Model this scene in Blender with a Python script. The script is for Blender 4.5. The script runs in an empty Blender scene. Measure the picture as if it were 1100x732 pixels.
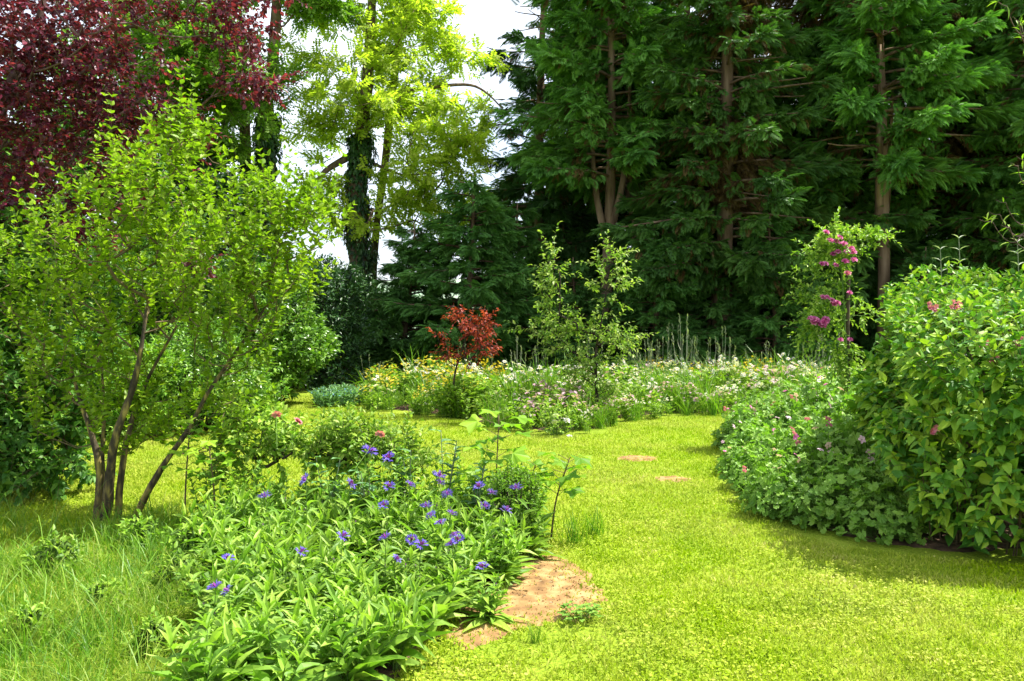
import bpy, math, random
import numpy as np
from mathutils import Vector

# ------------------------------------------------------------------ camera, sky, sun, exposure
SC = bpy.context.scene
COL = SC.collection
rad = math.radians
FOC, HZ, EYE = 855.0, 345.0, 1.6            # focal length in photo pixels, horizon row, eye height

cam_d = bpy.data.cameras.new('camera')
cam = bpy.data.objects.new('camera', cam_d)
COL.objects.link(cam)
cam.location = (0, 0, EYE)
cam.rotation_euler = (rad(90), 0, 0)
cam_d.sensor_width = 36.0
cam_d.lens = 36.0 * FOC / 1100.0
cam_d.shift_y = (HZ - 366.0) / 1100.0
cam_d.clip_start, cam_d.clip_end = 0.05, 3000.0
SC.camera = cam

SUN_AZ, SUN_EL = rad(77), rad(57)           # azimuth from +Y (into the picture) towards +X (right)
SUN_STRENGTH, SKY_STRENGTH, EXPOSURE = 5.0, 0.11, 1.42
to_sun = Vector((math.sin(SUN_AZ) * math.cos(SUN_EL), math.cos(SUN_AZ) * math.cos(SUN_EL), math.sin(SUN_EL)))

world = bpy.data.worlds.new('World')
SC.world = world
world.use_nodes = True
wt = world.node_tree
wt.nodes.clear()
w_out = wt.nodes.new('ShaderNodeOutputWorld')
w_bg = wt.nodes.new('ShaderNodeBackground')
w_sky = wt.nodes.new('ShaderNodeTexSky')
w_sky.sky_type = 'NISHITA'
w_sky.sun_disc = False
w_sky.sun_elevation = SUN_EL
w_sky.sun_rotation = SUN_AZ
w_sky.dust_density = 2.0
w_tc = wt.nodes.new('ShaderNodeTexCoord')
w_no = wt.nodes.new('ShaderNodeTexNoise')
w_no.inputs['Scale'].default_value = 2.2
w_no.inputs['Detail'].default_value = 5.0
w_rp = wt.nodes.new('ShaderNodeValToRGB')
w_rp.color_ramp.elements[0].position = 0.30
w_rp.color_ramp.elements[0].color = (0.25, 0.25, 0.25, 1)
w_rp.color_ramp.elements[1].position = 0.55
w_rp.color_ramp.elements[1].color = (0.95, 0.95, 0.95, 1)
w_mx = wt.nodes.new('ShaderNodeMix')
w_mx.data_type = 'RGBA'
wt.links.new(w_tc.outputs['Generated'], w_no.inputs['Vector'])
wt.links.new(w_no.outputs['Fac'], w_rp.inputs['Fac'])
wt.links.new(w_rp.outputs['Color'], w_mx.inputs[0])
wt.links.new(w_sky.outputs['Color'], w_mx.inputs[6])
w_mx.inputs[7].default_value = (5.2, 5.6, 6.2, 1)      # bright summer cloud
wt.links.new(w_mx.outputs[2], w_bg.inputs['Color'])
w_bg.inputs['Strength'].default_value = SKY_STRENGTH
wt.links.new(w_bg.outputs['Background'], w_out.inputs['Surface'])

sun_d = bpy.data.lights.new('sun', 'SUN')
sun_d.energy = SUN_STRENGTH
sun_d.angle = rad(0.5)
sun_d.color = (1.0, 0.96, 0.88)
sun = bpy.data.objects.new('sun', sun_d)
COL.objects.link(sun)
sun.location = (20, 20, 40)
sun.rotation_euler = to_sun.to_track_quat('Z', 'Y').to_euler()

SC.view_settings.view_transform = 'Standard'
SC.view_settings.look = 'None'
SC.view_settings.exposure = EXPOSURE
SC.view_settings.gamma = 1.0
SC.view_settings.use_curve_mapping = False
SC.render.engine = 'CYCLES'
SC.cycles.max_bounces = 6
SC.cycles.diffuse_bounces = 4
SC.cycles.glossy_bounces = 2
SC.cycles.transmission_bounces = 4
SC.cycles.use_denoising = True

# ------------------------------------------------------------------ small helpers
def gx(px, Y): return (px - 550.0) / FOC * Y
def gz(py, Y): return EYE - (py - HZ) / FOC * Y
def gd(py): return FOC * EYE / (py - HZ)
def P3(px, py, Y): return np.array((gx(px, Y), Y, gz(py, Y)))

def nrm(v):
    v = np.asarray(v, float)
    return v / np.maximum(np.linalg.norm(v, axis=-1, keepdims=True), 1e-9)

class Buf:
    """collects triangles and links them as ONE mesh object"""
    def __init__(s): s.v, s.t, s.m, s.n = [], [], [], 0
    def add(s, v, t, m=0):
        v = np.asarray(v, float).reshape(-1, 3); t = np.asarray(t, np.int64).reshape(-1, 3)
        s.v.append(v); s.t.append(t + s.n); s.n += len(v)
        s.m.append(np.broadcast_to(np.asarray(m, np.int32), (len(t),)))
    def mesh(s, name, mats, smooth=False):
        me = bpy.data.meshes.new(name)
        v = np.concatenate(s.v); t = np.concatenate(s.t); m = np.concatenate(s.m)
        me.vertices.add(len(v)); me.vertices.foreach_set('co', v.astype(np.float32).ravel())
        me.loops.add(len(t) * 3); me.loops.foreach_set('vertex_index', t.astype(np.int32).ravel())
        me.polygons.add(len(t))
        me.polygons.foreach_set('loop_start', np.arange(0, len(t) * 3, 3, dtype=np.int32))
        for k in (mats if isinstance(mats, (list, tuple)) else [mats]): me.materials.append(k)
        me.polygons.foreach_set('material_index', m.astype(np.int32))
        me.polygons.foreach_set('use_smooth', np.full(len(t), smooth))
        me.update(calc_edges=True)
        return me
    def build(s, name, mats, parent=None, smooth=False):
        o = bpy.data.objects.new(name, s.mesh(name, mats, smooth))
        COL.objects.link(o)
        if parent is not None: o.parent = parent
        return o

def thing(name, label, cat, loc=(0, 0, 0), rz=0.0, group=None, scale=1.0):
    o = bpy.data.objects.new(name, None)
    COL.objects.link(o)
    o.empty_display_size = 0.1
    o.location = tuple(float(a) for a in loc); o.rotation_euler = (0, 0, rz); o.scale = (scale,) * 3
    o['label'] = label; o['category'] = cat
    if group: o['group'] = group
    return o

def setting(o, label, kind='structure', cat=None):
    o['kind'] = kind; o['label'] = label
    if cat: o['category'] = cat
    return o

def dup(root, loc, rz=0.0, label=None, scale=1.0, tilt=(0, 0)):
    """a copy of a thing with copies of its parts and sub-parts (mesh data shared)"""
    r = root.copy(); COL.objects.link(r)
    r.location = tuple(float(a) for a in loc); r.rotation_euler = (tilt[0], tilt[1], rz)
    r.scale = (scale,) * 3 if not isinstance(scale, (tuple, list)) else scale
    if label: r['label'] = label
    for ch in list(root.children):
        c = ch.copy(); COL.objects.link(c); c.parent = r
        for g in list(ch.children):
            d = g.copy(); COL.objects.link(d); d.parent = c
    return r

def place(root, used, loc, rz=0.0, label=None, scale=1.0, tilt=(0, 0)):
    """first call moves the prototype itself, later calls copy it"""
    if root.name not in used:
        used.add(root.name)
        root.location = tuple(float(a) for a in loc); root.rotation_euler = (tilt[0], tilt[1], rz)
        root.scale = (scale,) * 3 if not isinstance(scale, (tuple, list)) else scale
        if label: root['label'] = label
        return root
    return dup(root, loc, rz, label, scale, tilt)

# ------------------------------------------------------------------ materials
def hexmix(nt, cols, fac):
    rp = nt.nodes.new('ShaderNodeValToRGB')
    e = rp.color_ramp.elements
    n = len(cols)
    e[0].position = 0.0; e[0].color = (*cols[0], 1)
    e[1].position = 1.0; e[1].color = (*cols[-1], 1)
    for i in range(1, n - 1):
        k = e.new(i / (n - 1)); k.color = (*cols[i], 1)
    nt.links.new(fac, rp.inputs['Fac'])
    return rp.outputs['Color']

def leaf_mat(name, cols, trans=0.35, rough=0.5, spec=0.3, clump=0.0, clump_scale=1.2, tcol=1.25, vary=0.15, patch=0.0):
    """leaf: per-leaf tint (random per island), optional clump tint by noise; diffuse + translucent"""
    m = bpy.data.materials.new(name); m.use_nodes = True
    nt = m.node_tree; nt.nodes.clear(); L = nt.links
    out = nt.nodes.new('ShaderNodeOutputMaterial')
    geo = nt.nodes.new('ShaderNodeNewGeometry')
    fac = geo.outputs['Random Per Island']
    if clump > 0:
        tc = nt.nodes.new('ShaderNodeTexCoord')
        no = nt.nodes.new('ShaderNodeTexNoise')
        no.inputs['Scale'].default_value = clump_scale; no.inputs['Detail'].default_value = 2.0
        L.new(tc.outputs['Object'], no.inputs['Vector'])
        mr = nt.nodes.new('ShaderNodeMapRange')
        mr.inputs['From Min'].default_value = 0.3; mr.inputs['From Max'].default_value = 0.7
        L.new(no.outputs['Fac'], mr.inputs['Value'])
        mx = nt.nodes.new('ShaderNodeMix'); mx.data_type = 'FLOAT'
        mx.inputs[0].default_value = clump
        L.new(fac, mx.inputs[2]); L.new(mr.outputs['Result'], mx.inputs[3])
        fac = mx.outputs[0]
    col = hexmix(nt, cols, fac)
    hs = nt.nodes.new('ShaderNodeHueSaturation')
    oi = nt.nodes.new('ShaderNodeObjectInfo')
    mr2 = nt.nodes.new('ShaderNodeMapRange')
    mr2.inputs['To Min'].default_value = 1 - vary; mr2.inputs['To Max'].default_value = 1 + vary
    L.new(oi.outputs['Random'], mr2.inputs['Value']); L.new(mr2.outputs['Result'], hs.inputs['Value'])
    L.new(col, hs.inputs['Color'])
    if patch > 0:                                       # broad worn and lush patches
        tc2 = nt.nodes.new('ShaderNodeTexCoord'); n2 = nt.nodes.new('ShaderNodeTexNoise')
        n2.inputs['Scale'].default_value = 0.7; n2.inputs['Detail'].default_value = 3.0
        L.new(tc2.outputs['Object'], n2.inputs['Vector'])
        for sock, a, c in (('Hue', 0.5 + 0.035 * patch, 0.5 - 0.035 * patch), ('Saturation', 1 + 0.22 * patch, 1 - 0.18 * patch)):
            q = nt.nodes.new('ShaderNodeMapRange')
            q.inputs['From Min'].default_value = 0.3; q.inputs['From Max'].default_value = 0.7
            q.inputs['To Min'].default_value = a; q.inputs['To Max'].default_value = c
            L.new(n2.outputs['Fac'], q.inputs['Value']); L.new(q.outputs['Result'], hs.inputs[sock])
    pb = nt.nodes.new('ShaderNodeBsdfPrincipled')
    pb.inputs['Roughness'].default_value = rough
    pb.inputs['Specular IOR Level'].default_value = spec
    L.new(hs.outputs['Color'], pb.inputs['Base Color'])
    tb = nt.nodes.new('ShaderNodeBsdfTranslucent')
    g = nt.nodes.new('ShaderNodeMix'); g.data_type = 'RGBA'; g.blend_type = 'MULTIPLY'
    g.inputs[0].default_value = 1.0
    g.inputs[7].default_value = (tcol * 0.92, tcol * 1.1, tcol * 0.45, 1)
    L.new(hs.outputs['Color'], g.inputs[6]); L.new(g.outputs[2], tb.inputs['Color'])
    ms = nt.nodes.new('ShaderNodeMixShader'); ms.inputs['Fac'].default_value = trans
    L.new(pb.outputs[0], ms.inputs[1]); L.new(tb.outputs[0], ms.inputs[2])
    L.new(ms.outputs[0], out.inputs['Surface'])
    return m

def rough_mat(name, cols, scale=6.0, rough=0.9, bump=0.4, stretch=(1, 1, 1), detail=6.0, spec=0.2):
    m = bpy.data.materials.new(name); m.use_nodes = True
    nt = m.node_tree; L = nt.links
    pb = nt.nodes['Principled BSDF']
    tc = nt.nodes.new('ShaderNodeTexCoord'); mp = nt.nodes.new('ShaderNodeMapping')
    mp.inputs['Scale'].default_value = stretch
    no = nt.nodes.new('ShaderNodeTexNoise')
    no.inputs['Scale'].default_value = scale; no.inputs['Detail'].default_value = detail
    L.new(tc.outputs['Object'], mp.inputs['Vector']); L.new(mp.outputs['Vector'], no.inputs['Vector'])
    mr = nt.nodes.new('ShaderNodeMapRange')
    mr.inputs['From Min'].default_value = 0.3; mr.inputs['From Max'].default_value = 0.7
    L.new(no.outputs['Fac'], mr.inputs['Value'])
    L.new(hexmix(nt, cols, mr.outputs['Result']), pb.inputs['Base Color'])
    pb.inputs['Roughness'].default_value = rough
    pb.inputs['Specular IOR Level'].default_value = spec
    if bump > 0:
        bp = nt.nodes.new('ShaderNodeBump'); bp.inputs['Strength'].default_value = bump
        bp.inputs['Distance'].default_value = 0.03
        L.new(no.outputs['Fac'], bp.inputs['Height']); L.new(bp.outputs['Normal'], pb.inputs['Normal'])
    return m

# ------------------------------------------------------------------ leaf templates (x width, y length, z up)
def t_diamond(w=0.45, fold=0.10, droop=0.12, y=0.45):
    v = [(0, 0, 0), (-w / 2, y, fold), (w / 2, y, fold), (0, 1, -droop)]
    return np.array(v), np.array([(0, 2, 3), (0, 3, 1)])

def t_leaf(prof, fold=0.12, droop=0.2, wave=0.0):
    """prof: list of (y, halfwidth); midrib sunk, blade arching over by droop"""
    v = [(0, 0, 0)]; t = []
    n = len(prof)
    for i, (y, h) in enumerate(prof):
        z = -droop * y * y
        wv = wave * (1 if i % 2 else -1)
        v += [(-h, y, z + fold * h * 2 + wv), (0, y, z), (h, y, z + fold * h * 2 - wv)]
    v.append((0, 1, -droop))
    t += [(0, 2, 1), (0, 3, 2)]
    for i in range(n - 1):
        a = 1 + 3 * i; b = a + 3
        t += [(a, a + 1, b + 1), (a, b + 1, b), (a + 1, a + 2, b + 2), (a + 1, b + 2, b + 1)]
    a = 1 + 3 * (n - 1); e = len(v) - 1
    t += [(a, a + 1, e), (a + 1, a + 2, e)]
    return np.array(v, float), np.array(t)

def t_blade(w=0.06, n=3, droop=0.5):
    """grass blade rising along y, bending towards +z"""
    v = []; t = []
    for i in range(n):
        y = i / n; h = w / 2 * (1 - 0.6 * y)
        v += [(-h, y, droop * y * y), (h, y, droop * y * y)]
    v.append((0, 1 - 0.15 * droop, droop))
    for i in range(n - 1):
        a = 2 * i
        t += [(a, a + 1, a + 3), (a, a + 3, a + 2)]
    a = 2 * (n - 1)
    t.append((a, a + 1, a + 2))
    return np.array(v, float), np.array(t)

def compose(items):
    """items: (tpl, pos, dir, up, scale) -> one template"""
    b = Buf()
    for tpl, p, d, u, s in items:
        scatter(b, tpl, np.array([p]), np.array([d]), np.array([u]), np.array([s]))
    return np.concatenate(b.v), np.concatenate(b.t)

def scatter(buf, tpl, P, D, U, S, m=0):
    tv, tt = tpl
    P = np.asarray(P, float).reshape(-1, 3); n = len(P)
    if n == 0: return
    Y = nrm(np.asarray(D, float).reshape(-1, 3)); U = np.asarray(U, float).reshape(-1, 3)
    X = np.cross(Y, U)
    bad = np.linalg.norm(X, axis=1) < 1e-4
    X[bad] = np.cross(Y[bad], np.array([0.3, 0.9, 0.2]))
    X = nrm(X); Z = np.cross(X, Y)
    S = np.broadcast_to(np.asarray(S, float).reshape(-1, 1, 1) if np.ndim(S) else np.full((1, 1, 1), S), (n, 1, 1))
    V = P[:, None, :] + S * (tv[None, :, 0:1] * X[:, None, :] + tv[None, :, 1:2] * Y[:, None, :] + tv[None, :, 2:3] * Z[:, None, :])
    k = len(tv)
    T = (tt[None] + (np.arange(n) * k)[:, None, None]).reshape(-1, 3)
    buf.add(V.reshape(-1, 3), T, m)

def sticks(buf, A, B, ra, rb, sides=4, m=0):
    """straight tapered twigs from A to B, vectorised"""
    A = np.asarray(A, float).reshape(-1, 3); B = np.asarray(B, float).reshape(-1, 3); n = len(A)
    if n == 0: return
    ra = np.broadcast_to(ra, (n,)); rb = np.broadcast_to(rb, (n,))
    d = nrm(B - A)
    h = np.where(np.abs(d[:, 2:3]) > 0.9, np.array([[1.0, 0, 0]]), np.array([[0, 0, 1.0]]))
    x = nrm(np.cross(d, h)); y = np.cross(d, x)
    an = np.arange(sides) / sides * 2 * math.pi
    ring = np.cos(an)[None, :, None] * x[:, None] + np.sin(an)[None, :, None] * y[:, None]
    V = np.concatenate([A[:, None] + ring * ra[:, None, None], B[:, None] + ring * rb[:, None, None]], axis=1)
    t = []
    for i in range(sides):
        j = (i + 1) % sides
        t += [(i, j, sides + j), (i, sides + j, sides + i)]
    T = (np.array(t)[None] + (np.arange(n) * 2 * sides)[:, None, None]).reshape(-1, 3)
    buf.add(V.reshape(-1, 3), T, m)

def tube(buf, pts, radii, sides=8, m=0, rng=None, rough=0.0, caps=True):
    pts = np.asarray(pts, float); n = len(pts)
    radii = np.broadcast_to(np.asarray(radii, float), (n,))
    tan = nrm(np.gradient(pts, axis=0))
    x = np.cross(tan[0], (0, 0, 1.0))
    if np.linalg.norm(x) < 1e-3: x = np.array((1.0, 0, 0))
    x = nrm(x); V = []
    an = np.arange(sides) / sides * 2 * math.pi
    for i in range(n):
        x = nrm(x - tan[i] * np.dot(x, tan[i])); y = np.cross(tan[i], x)
        r = radii[i] * (1 + (rng.normal(0, rough, sides) if rng is not None and rough else 0))
        V.append(pts[i] + np.cos(an)[:, None] * x * np.reshape(r, (-1, 1)) + np.sin(an)[:, None] * y * np.reshape(r, (-1, 1)))
    T = []
    for i in range(n - 1):
        for k in range(sides):
            a = i * sides + k; b = i * sides + (k + 1) % sides
            T += [(a, b, b + sides), (a, b + sides, a + sides)]
    V = np.concatenate(V)
    if caps:
        V = np.concatenate([V, pts[-1:]])
        for k in range(sides):
            T.append(((n - 1) * sides + k, (n - 1) * sides + (k + 1) % sides, len(V) - 1))
    buf.add(V, T, m)

def smooth_path(pts, k=4):
    """Catmull-Rom through the points"""
    pts = np.asarray(pts, float)
    if len(pts) < 3: return np.array([pts[0] + (pts[-1] - pts[0]) * i / k for i in range(k + 1)])
    q = np.concatenate([2 * pts[:1] - pts[1:2], pts, 2 * pts[-1:] - pts[-2:-1]])
    out = []
    for i in range(1, len(q) - 2):
        for j in range(k):
            t = j / k
            out.append(0.5 * ((2 * q[i]) + (-q[i - 1] + q[i + 1]) * t + (2 * q[i - 1] - 5 * q[i] + 4 * q[i + 1] - q[i + 2]) * t * t
                              + (-q[i - 1] + 3 * q[i] - 3 * q[i + 1] + q[i + 2]) * t ** 3))
    out.append(pts[-1])
    return np.array(out)

def randvec(rng, n):
    return nrm(rng.normal(size=(n, 3)))

def in_ellipsoids(rng, n, ells, shell=0.0):
    """n points inside a list of (centre, radii, weight) ellipsoids"""
    w = np.array([e[2] for e in ells], float); w /= w.sum()
    k = rng.choice(len(ells), n, p=w)
    d = randvec(rng, n); r = (shell ** 3 + (1 - shell ** 3) * rng.random(n)) ** (1 / 3)
    c = np.array([e[0] for e in ells], float)[k]; R = np.array([e[1] for e in ells], float)[k]
    return c + d * R * r[:, None]

def colonize(rng, trunk, att, step=0.35, r_tip=0.004, power=2.3, up_pen=0.9, wig=0.06, first=0):
    """joins attractor points to the trunk polyline as a branching skeleton"""
    trunk = np.asarray(trunk, float)
    N = len(trunk)
    cap = N + len(att) * 14
    nodes = np.zeros((cap, 3)); par = np.full(cap, -1, int)
    nodes[:N] = trunk; par[1:N] = np.arange(N - 1)
    n = N
    usable = trunk[first:]
    dist = np.min(np.linalg.norm(att[:, None] - usable[None], axis=2), axis=1)
    tips = []
    for ai in np.argsort(dist):
        a = att[ai]
        v = nodes[:n] - a
        d = np.linalg.norm(v, axis=1)
        cost = d * (1 + up_pen * (v[:, 2] > -0.05))
        cost[:first] += 1e3
        p = int(np.argmin(cost))
        k = min(10, max(1, int(math.ceil(d[p] / step))))
        p0 = nodes[p].copy(); prev = p
        for j in range(1, k + 1):
            t = j / k
            q = p0 + (a - p0) * t
            q[2] += -0.10 * d[p] * math.sin(math.pi * t) * (1 if k > 1 else 0)
            if j < k: q += rng.normal(0, wig * step, 3)
            if n >= cap: break
            nodes[n] = q; par[n] = prev; prev = n; n += 1
        tips.append(prev)
    nodes, par = nodes[:n], par[:n]
    acc = np.zeros(n)
    acc[tips] += r_tip ** power
    ch = np.bincount(par[par >= 0], minlength=n)
    acc[ch == 0] = np.maximum(acc[ch == 0], r_tip ** power)
    for i in range(n - 1, 0, -1):
        if par[i] >= 0: acc[par[i]] += acc[i]
    return nodes, par, acc ** (1 / power), np.array(tips), N

def emit_branches(buf, sk, sides=5, m=0, rmax=1e9):
    nodes, par, r, tips, N = sk
    i = np.arange(N, len(nodes)); p = par[i]
    rb = np.minimum(r[i], rmax)
    ra = np.minimum(np.minimum(r[p], r[i] * 1.25), rmax)
    big = rb > 0.012
    sticks(buf, nodes[p][big], nodes[i][big], ra[big], rb[big], sides + 2, m)
    sticks(buf, nodes[p][~big], nodes[i][~big], ra[~big], rb[~big], max(3, sides - 1), m)

def shoots(leafbuf, stembuf, rng, P, D, length, nleaf, tpl, size, splay=55, droop=0.2, sag=0.0, r=0.002, opposite=False, mleaf=0, mstem=0, t0=0.1, size_tip=0.7, updir=0.6):
    """leafy shoots: leaves set along straight twigs starting at P towards D"""
    P = np.asarray(P, float); D = nrm(D); n = len(P)
    Ls = np.asarray(length, float) if np.ndim(length) else np.full(n, float(length))
    h = np.where(np.abs(D[:, 2:3]) > 0.9, np.array([[1.0, 0, 0]]), np.array([[0, 0, 1.0]]))
    X = nrm(np.cross(D, h)); Y = np.cross(D, X)
    t = np.linspace(t0, 1.0, nleaf)
    if opposite: t = np.repeat(np.linspace(t0, 1.0, (nleaf + 1) // 2), 2)[:nleaf]
    tt = np.clip(t[None] + (0 if opposite else rng.normal(0, 0.03, (n, nleaf))), 0, 1) * np.ones((n, 1))
    pos = P[:, None] + D[:, None] * (Ls[:, None] * tt)[:, :, None]
    pos[:, :, 2] -= sag * Ls[:, None] * tt ** 2
    if opposite:
        base = rng.random((n, 1)) * 6.28
        k = np.arange(nleaf)[None]
        an = base + (k // 2) * 1.57 + (k % 2) * math.pi + rng.normal(0, 0.25, (n, nleaf))
    else:
        an = rng.random((n, 1)) * 6.28 + np.arange(nleaf)[None] * 2.4 + rng.normal(0, 0.4, (n, nleaf))
    R = np.cos(an)[:, :, None] * X[:, None] + np.sin(an)[:, :, None] * Y[:, None]
    sp = np.radians(splay) * (1 - 0.45 * tt) + rng.normal(0, 0.15, tt.shape)
    dirs = np.cos(sp)[:, :, None] * D[:, None] + np.sin(sp)[:, :, None] * R
    dirs[:, :, 2] -= droop
    up = D[:, None] * 0.5 + np.array([0, 0, updir]) + rng.normal(0, 0.35, pos.shape)
    sz = size * (1 - (1 - size_tip) * tt) * rng.uniform(0.7, 1.2, tt.shape)
    scatter(leafbuf, tpl, pos.reshape(-1, 3), dirs.reshape(-1, 3), up.reshape(-1, 3), sz.ravel(), mleaf)
    if stembuf is not None:
        E = P + D * Ls[:, None]; E[:, 2] -= sag * Ls
        Mid = P + D * Ls[:, None] * 0.5; Mid[:, 2] -= sag * Ls * 0.25
        sticks(stembuf, P, Mid, r, r * 0.8, 3, mstem)
        sticks(stembuf, Mid, E, r * 0.8, r * 0.4, 3, mstem)

def inpoly(x, y, poly):
    x = np.asarray(x); y = np.asarray(y); c = np.zeros(x.shape, bool)
    n = len(poly); j = n - 1
    for i in range(n):
        xi, yi = poly[i]; xj, yj = poly[j]
        if yi != yj:
            c ^= ((yi > y) != (yj > y)) & (x < (xj - xi) * (y - yi) / (yj - yi) + xi)
        j = i
    return c

OVATE = t_leaf([(0.12, 0.14), (0.38, 0.25), (0.7, 0.17)], fold=0.22, droop=0.22)
BROAD = t_leaf([(0.10, 0.20), (0.34, 0.33), (0.68, 0.22)], fold=0.20, droop=0.28)
LANCE = t_leaf([(0.15, 0.055), (0.4, 0.10), (0.7, 0.075)], fold=0.25, droop=0.35)
ROUND = t_leaf([(0.12, 0.28), (0.45, 0.42), (0.8, 0.28)], fold=0.15, droop=0.15)
DIA = t_diamond(0.5)
DIAN = t_diamond(0.3)
# ------------------------------------------------------------------ materials of the place
M_BARK = rough_mat('bark_brown', [(0.05, 0.035, 0.02), (0.13, 0.09, 0.055), (0.20, 0.15, 0.09)], 9, stretch=(1, 1, 0.25), bump=0.8)
M_BARK_LIGHT = rough_mat('bark_lichen', [(0.02, 0.017, 0.012), (0.07, 0.055, 0.03), (0.30, 0.24, 0.06)], 22, stretch=(1, 1, 0.3), bump=0.8)
M_BARK_TAN = rough_mat('bark_tan', [(0.05, 0.032, 0.02), (0.13, 0.085, 0.05), (0.21, 0.15, 0.095)], 5, stretch=(1, 1, 0.2), bump=0.9)
M_BARK_PALE = rough_mat('bark_pale_tan', [(0.08, 0.05, 0.03), (0.20, 0.135, 0.08), (0.30, 0.215, 0.14)], 5, stretch=(1, 1, 0.2), bump=0.9)
M_TWIG = rough_mat('twig', [(0.07, 0.05, 0.03), (0.16, 0.12, 0.06)], 20, bump=0.0)
M_TWIG_DARK = rough_mat('twig_dark', [(0.02, 0.015, 0.012), (0.06, 0.045, 0.035)], 14, bump=0.0)
M_TWIG_PURPLE = rough_mat('twig_purple', [(0.05, 0.03, 0.03), (0.16, 0.10, 0.085)], 20, bump=0.0)
M_STEM = rough_mat('green_stem', [(0.06, 0.12, 0.02), (0.12, 0.20, 0.04)], 12, bump=0.0)
M_STEM_GREY = rough_mat('grey_stem', [(0.12, 0.15, 0.09), (0.24, 0.27, 0.17)], 12, bump=0.0)

M_LIME = leaf_mat('lime_leaf', [(0.10, 0.20, 0.010), (0.22, 0.35, 0.016), (0.36, 0.46, 0.028)], trans=0.45, clump=0.4)
M_DARKSHRUB = leaf_mat('dark_shrub_leaf', [(0.035, 0.11, 0.014), (0.075, 0.19, 0.022), (0.14, 0.26, 0.03)], trans=0.3)
M_LAUREL = leaf_mat('glossy_leaf', [(0.06, 0.15, 0.015), (0.12, 0.25, 0.025), (0.20, 0.34, 0.04)], trans=0.3, rough=0.35, spec=0.5)
M_PURPLE = leaf_mat('purple_leaf', [(0.03, 0.005, 0.015), (0.09, 0.009, 0.026), (0.20, 0.022, 0.055)], trans=0.35, rough=0.4, spec=0.4, tcol=2.0)
M_LOCUST = leaf_mat('locust_leaf', [(0.26, 0.37, 0.025), (0.40, 0.49, 0.04), (0.52, 0.57, 0.08)], trans=0.58, clump=0.3, tcol=1.4)
M_MIDGREEN = leaf_mat('mid_green_leaf', [(0.07, 0.17, 0.015), (0.15, 0.28, 0.025), (0.24, 0.38, 0.035)], trans=0.45, clump=0.4)
M_IVY = leaf_mat('ivy_leaf', [(0.012, 0.045, 0.012), (0.03, 0.085, 0.02), (0.06, 0.13, 0.03)], trans=0.15, rough=0.4)
M_CONIFER = leaf_mat('conifer_spray', [(0.035, 0.115, 0.018), (0.085, 0.215, 0.03), (0.17, 0.33, 0.055)], trans=0.22, rough=0.6, clump=0.55, clump_scale=0.9, vary=0.3)
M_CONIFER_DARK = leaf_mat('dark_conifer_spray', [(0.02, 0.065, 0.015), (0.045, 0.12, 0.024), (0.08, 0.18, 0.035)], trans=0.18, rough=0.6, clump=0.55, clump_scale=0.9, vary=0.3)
M_CONIFER_BROWN = leaf_mat('dead_conifer_spray', [(0.05, 0.03, 0.012), (0.12, 0.065, 0.02), (0.14, 0.11, 0.03)], trans=0.15, rough=0.8)
M_YEW = leaf_mat('yew_spray', [(0.03, 0.10, 0.02), (0.07, 0.19, 0.03), (0.14, 0.29, 0.05)], trans=0.2, rough=0.55, clump=0.5, clump_scale=1.1, vary=0.3)
M_WEIGELA = leaf_mat('weigela_leaf', [(0.045, 0.15, 0.018), (0.13, 0.28, 0.024), (0.33, 0.46, 0.035)], trans=0.28, rough=0.5, spec=0.22)
M_GERANIUM = leaf_mat('geranium_leaf', [(0.09, 0.21, 0.022), (0.17, 0.32, 0.035), (0.28, 0.43, 0.06)], trans=0.35, clump=0.3)
M_CORN = leaf_mat('cornflower_leaf', [(0.11, 0.23, 0.022), (0.20, 0.34, 0.035), (0.31, 0.44, 0.06)], trans=0.38, rough=0.5)
M_SAPLING = leaf_mat('sapling_leaf', [(0.11, 0.25, 0.015), (0.20, 0.36, 0.02), (0.32, 0.45, 0.03)], trans=0.45)
M_GLAUCOUS = leaf_mat('glaucous_leaf', [(0.09, 0.21, 0.08), (0.15, 0.29, 0.11), (0.23, 0.37, 0.16)], trans=0.25)
M_GREYLEAF = leaf_mat('grey_leaf', [(0.16, 0.22, 0.13), (0.26, 0.32, 0.20), (0.36, 0.41, 0.30)], trans=0.25)
M_REDLEAF = leaf_mat('red_leaf', [(0.10, 0.012, 0.010), (0.28, 0.035, 0.02), (0.47, 0.085, 0.05)], trans=0.45, tcol=1.4)
M_FRUIT = leaf_mat('fruit_tree_leaf', [(0.12, 0.24, 0.03), (0.24, 0.37, 0.05), (0.42, 0.50, 0.13)], trans=0.4)
M_ROSE = leaf_mat('rose_leaf', [(0.10, 0.21, 0.018), (0.20, 0.33, 0.03), (0.34, 0.44, 0.07)], trans=0.35)
M_MEADOW = leaf_mat('meadow_leaf', [(0.12, 0.24, 0.018), (0.21, 0.35, 0.03), (0.34, 0.44, 0.06)], trans=0.4)
M_REEDGREY = leaf_mat('dry_grass_stem', [(0.09, 0.13, 0.05), (0.18, 0.23, 0.10), (0.30, 0.33, 0.19)], trans=0.3)
M_FEATHER = leaf_mat('feathery_leaf', [(0.16, 0.27, 0.02), (0.26, 0.37, 0.03), (0.36, 0.42, 0.06)], trans=0.4)

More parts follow.
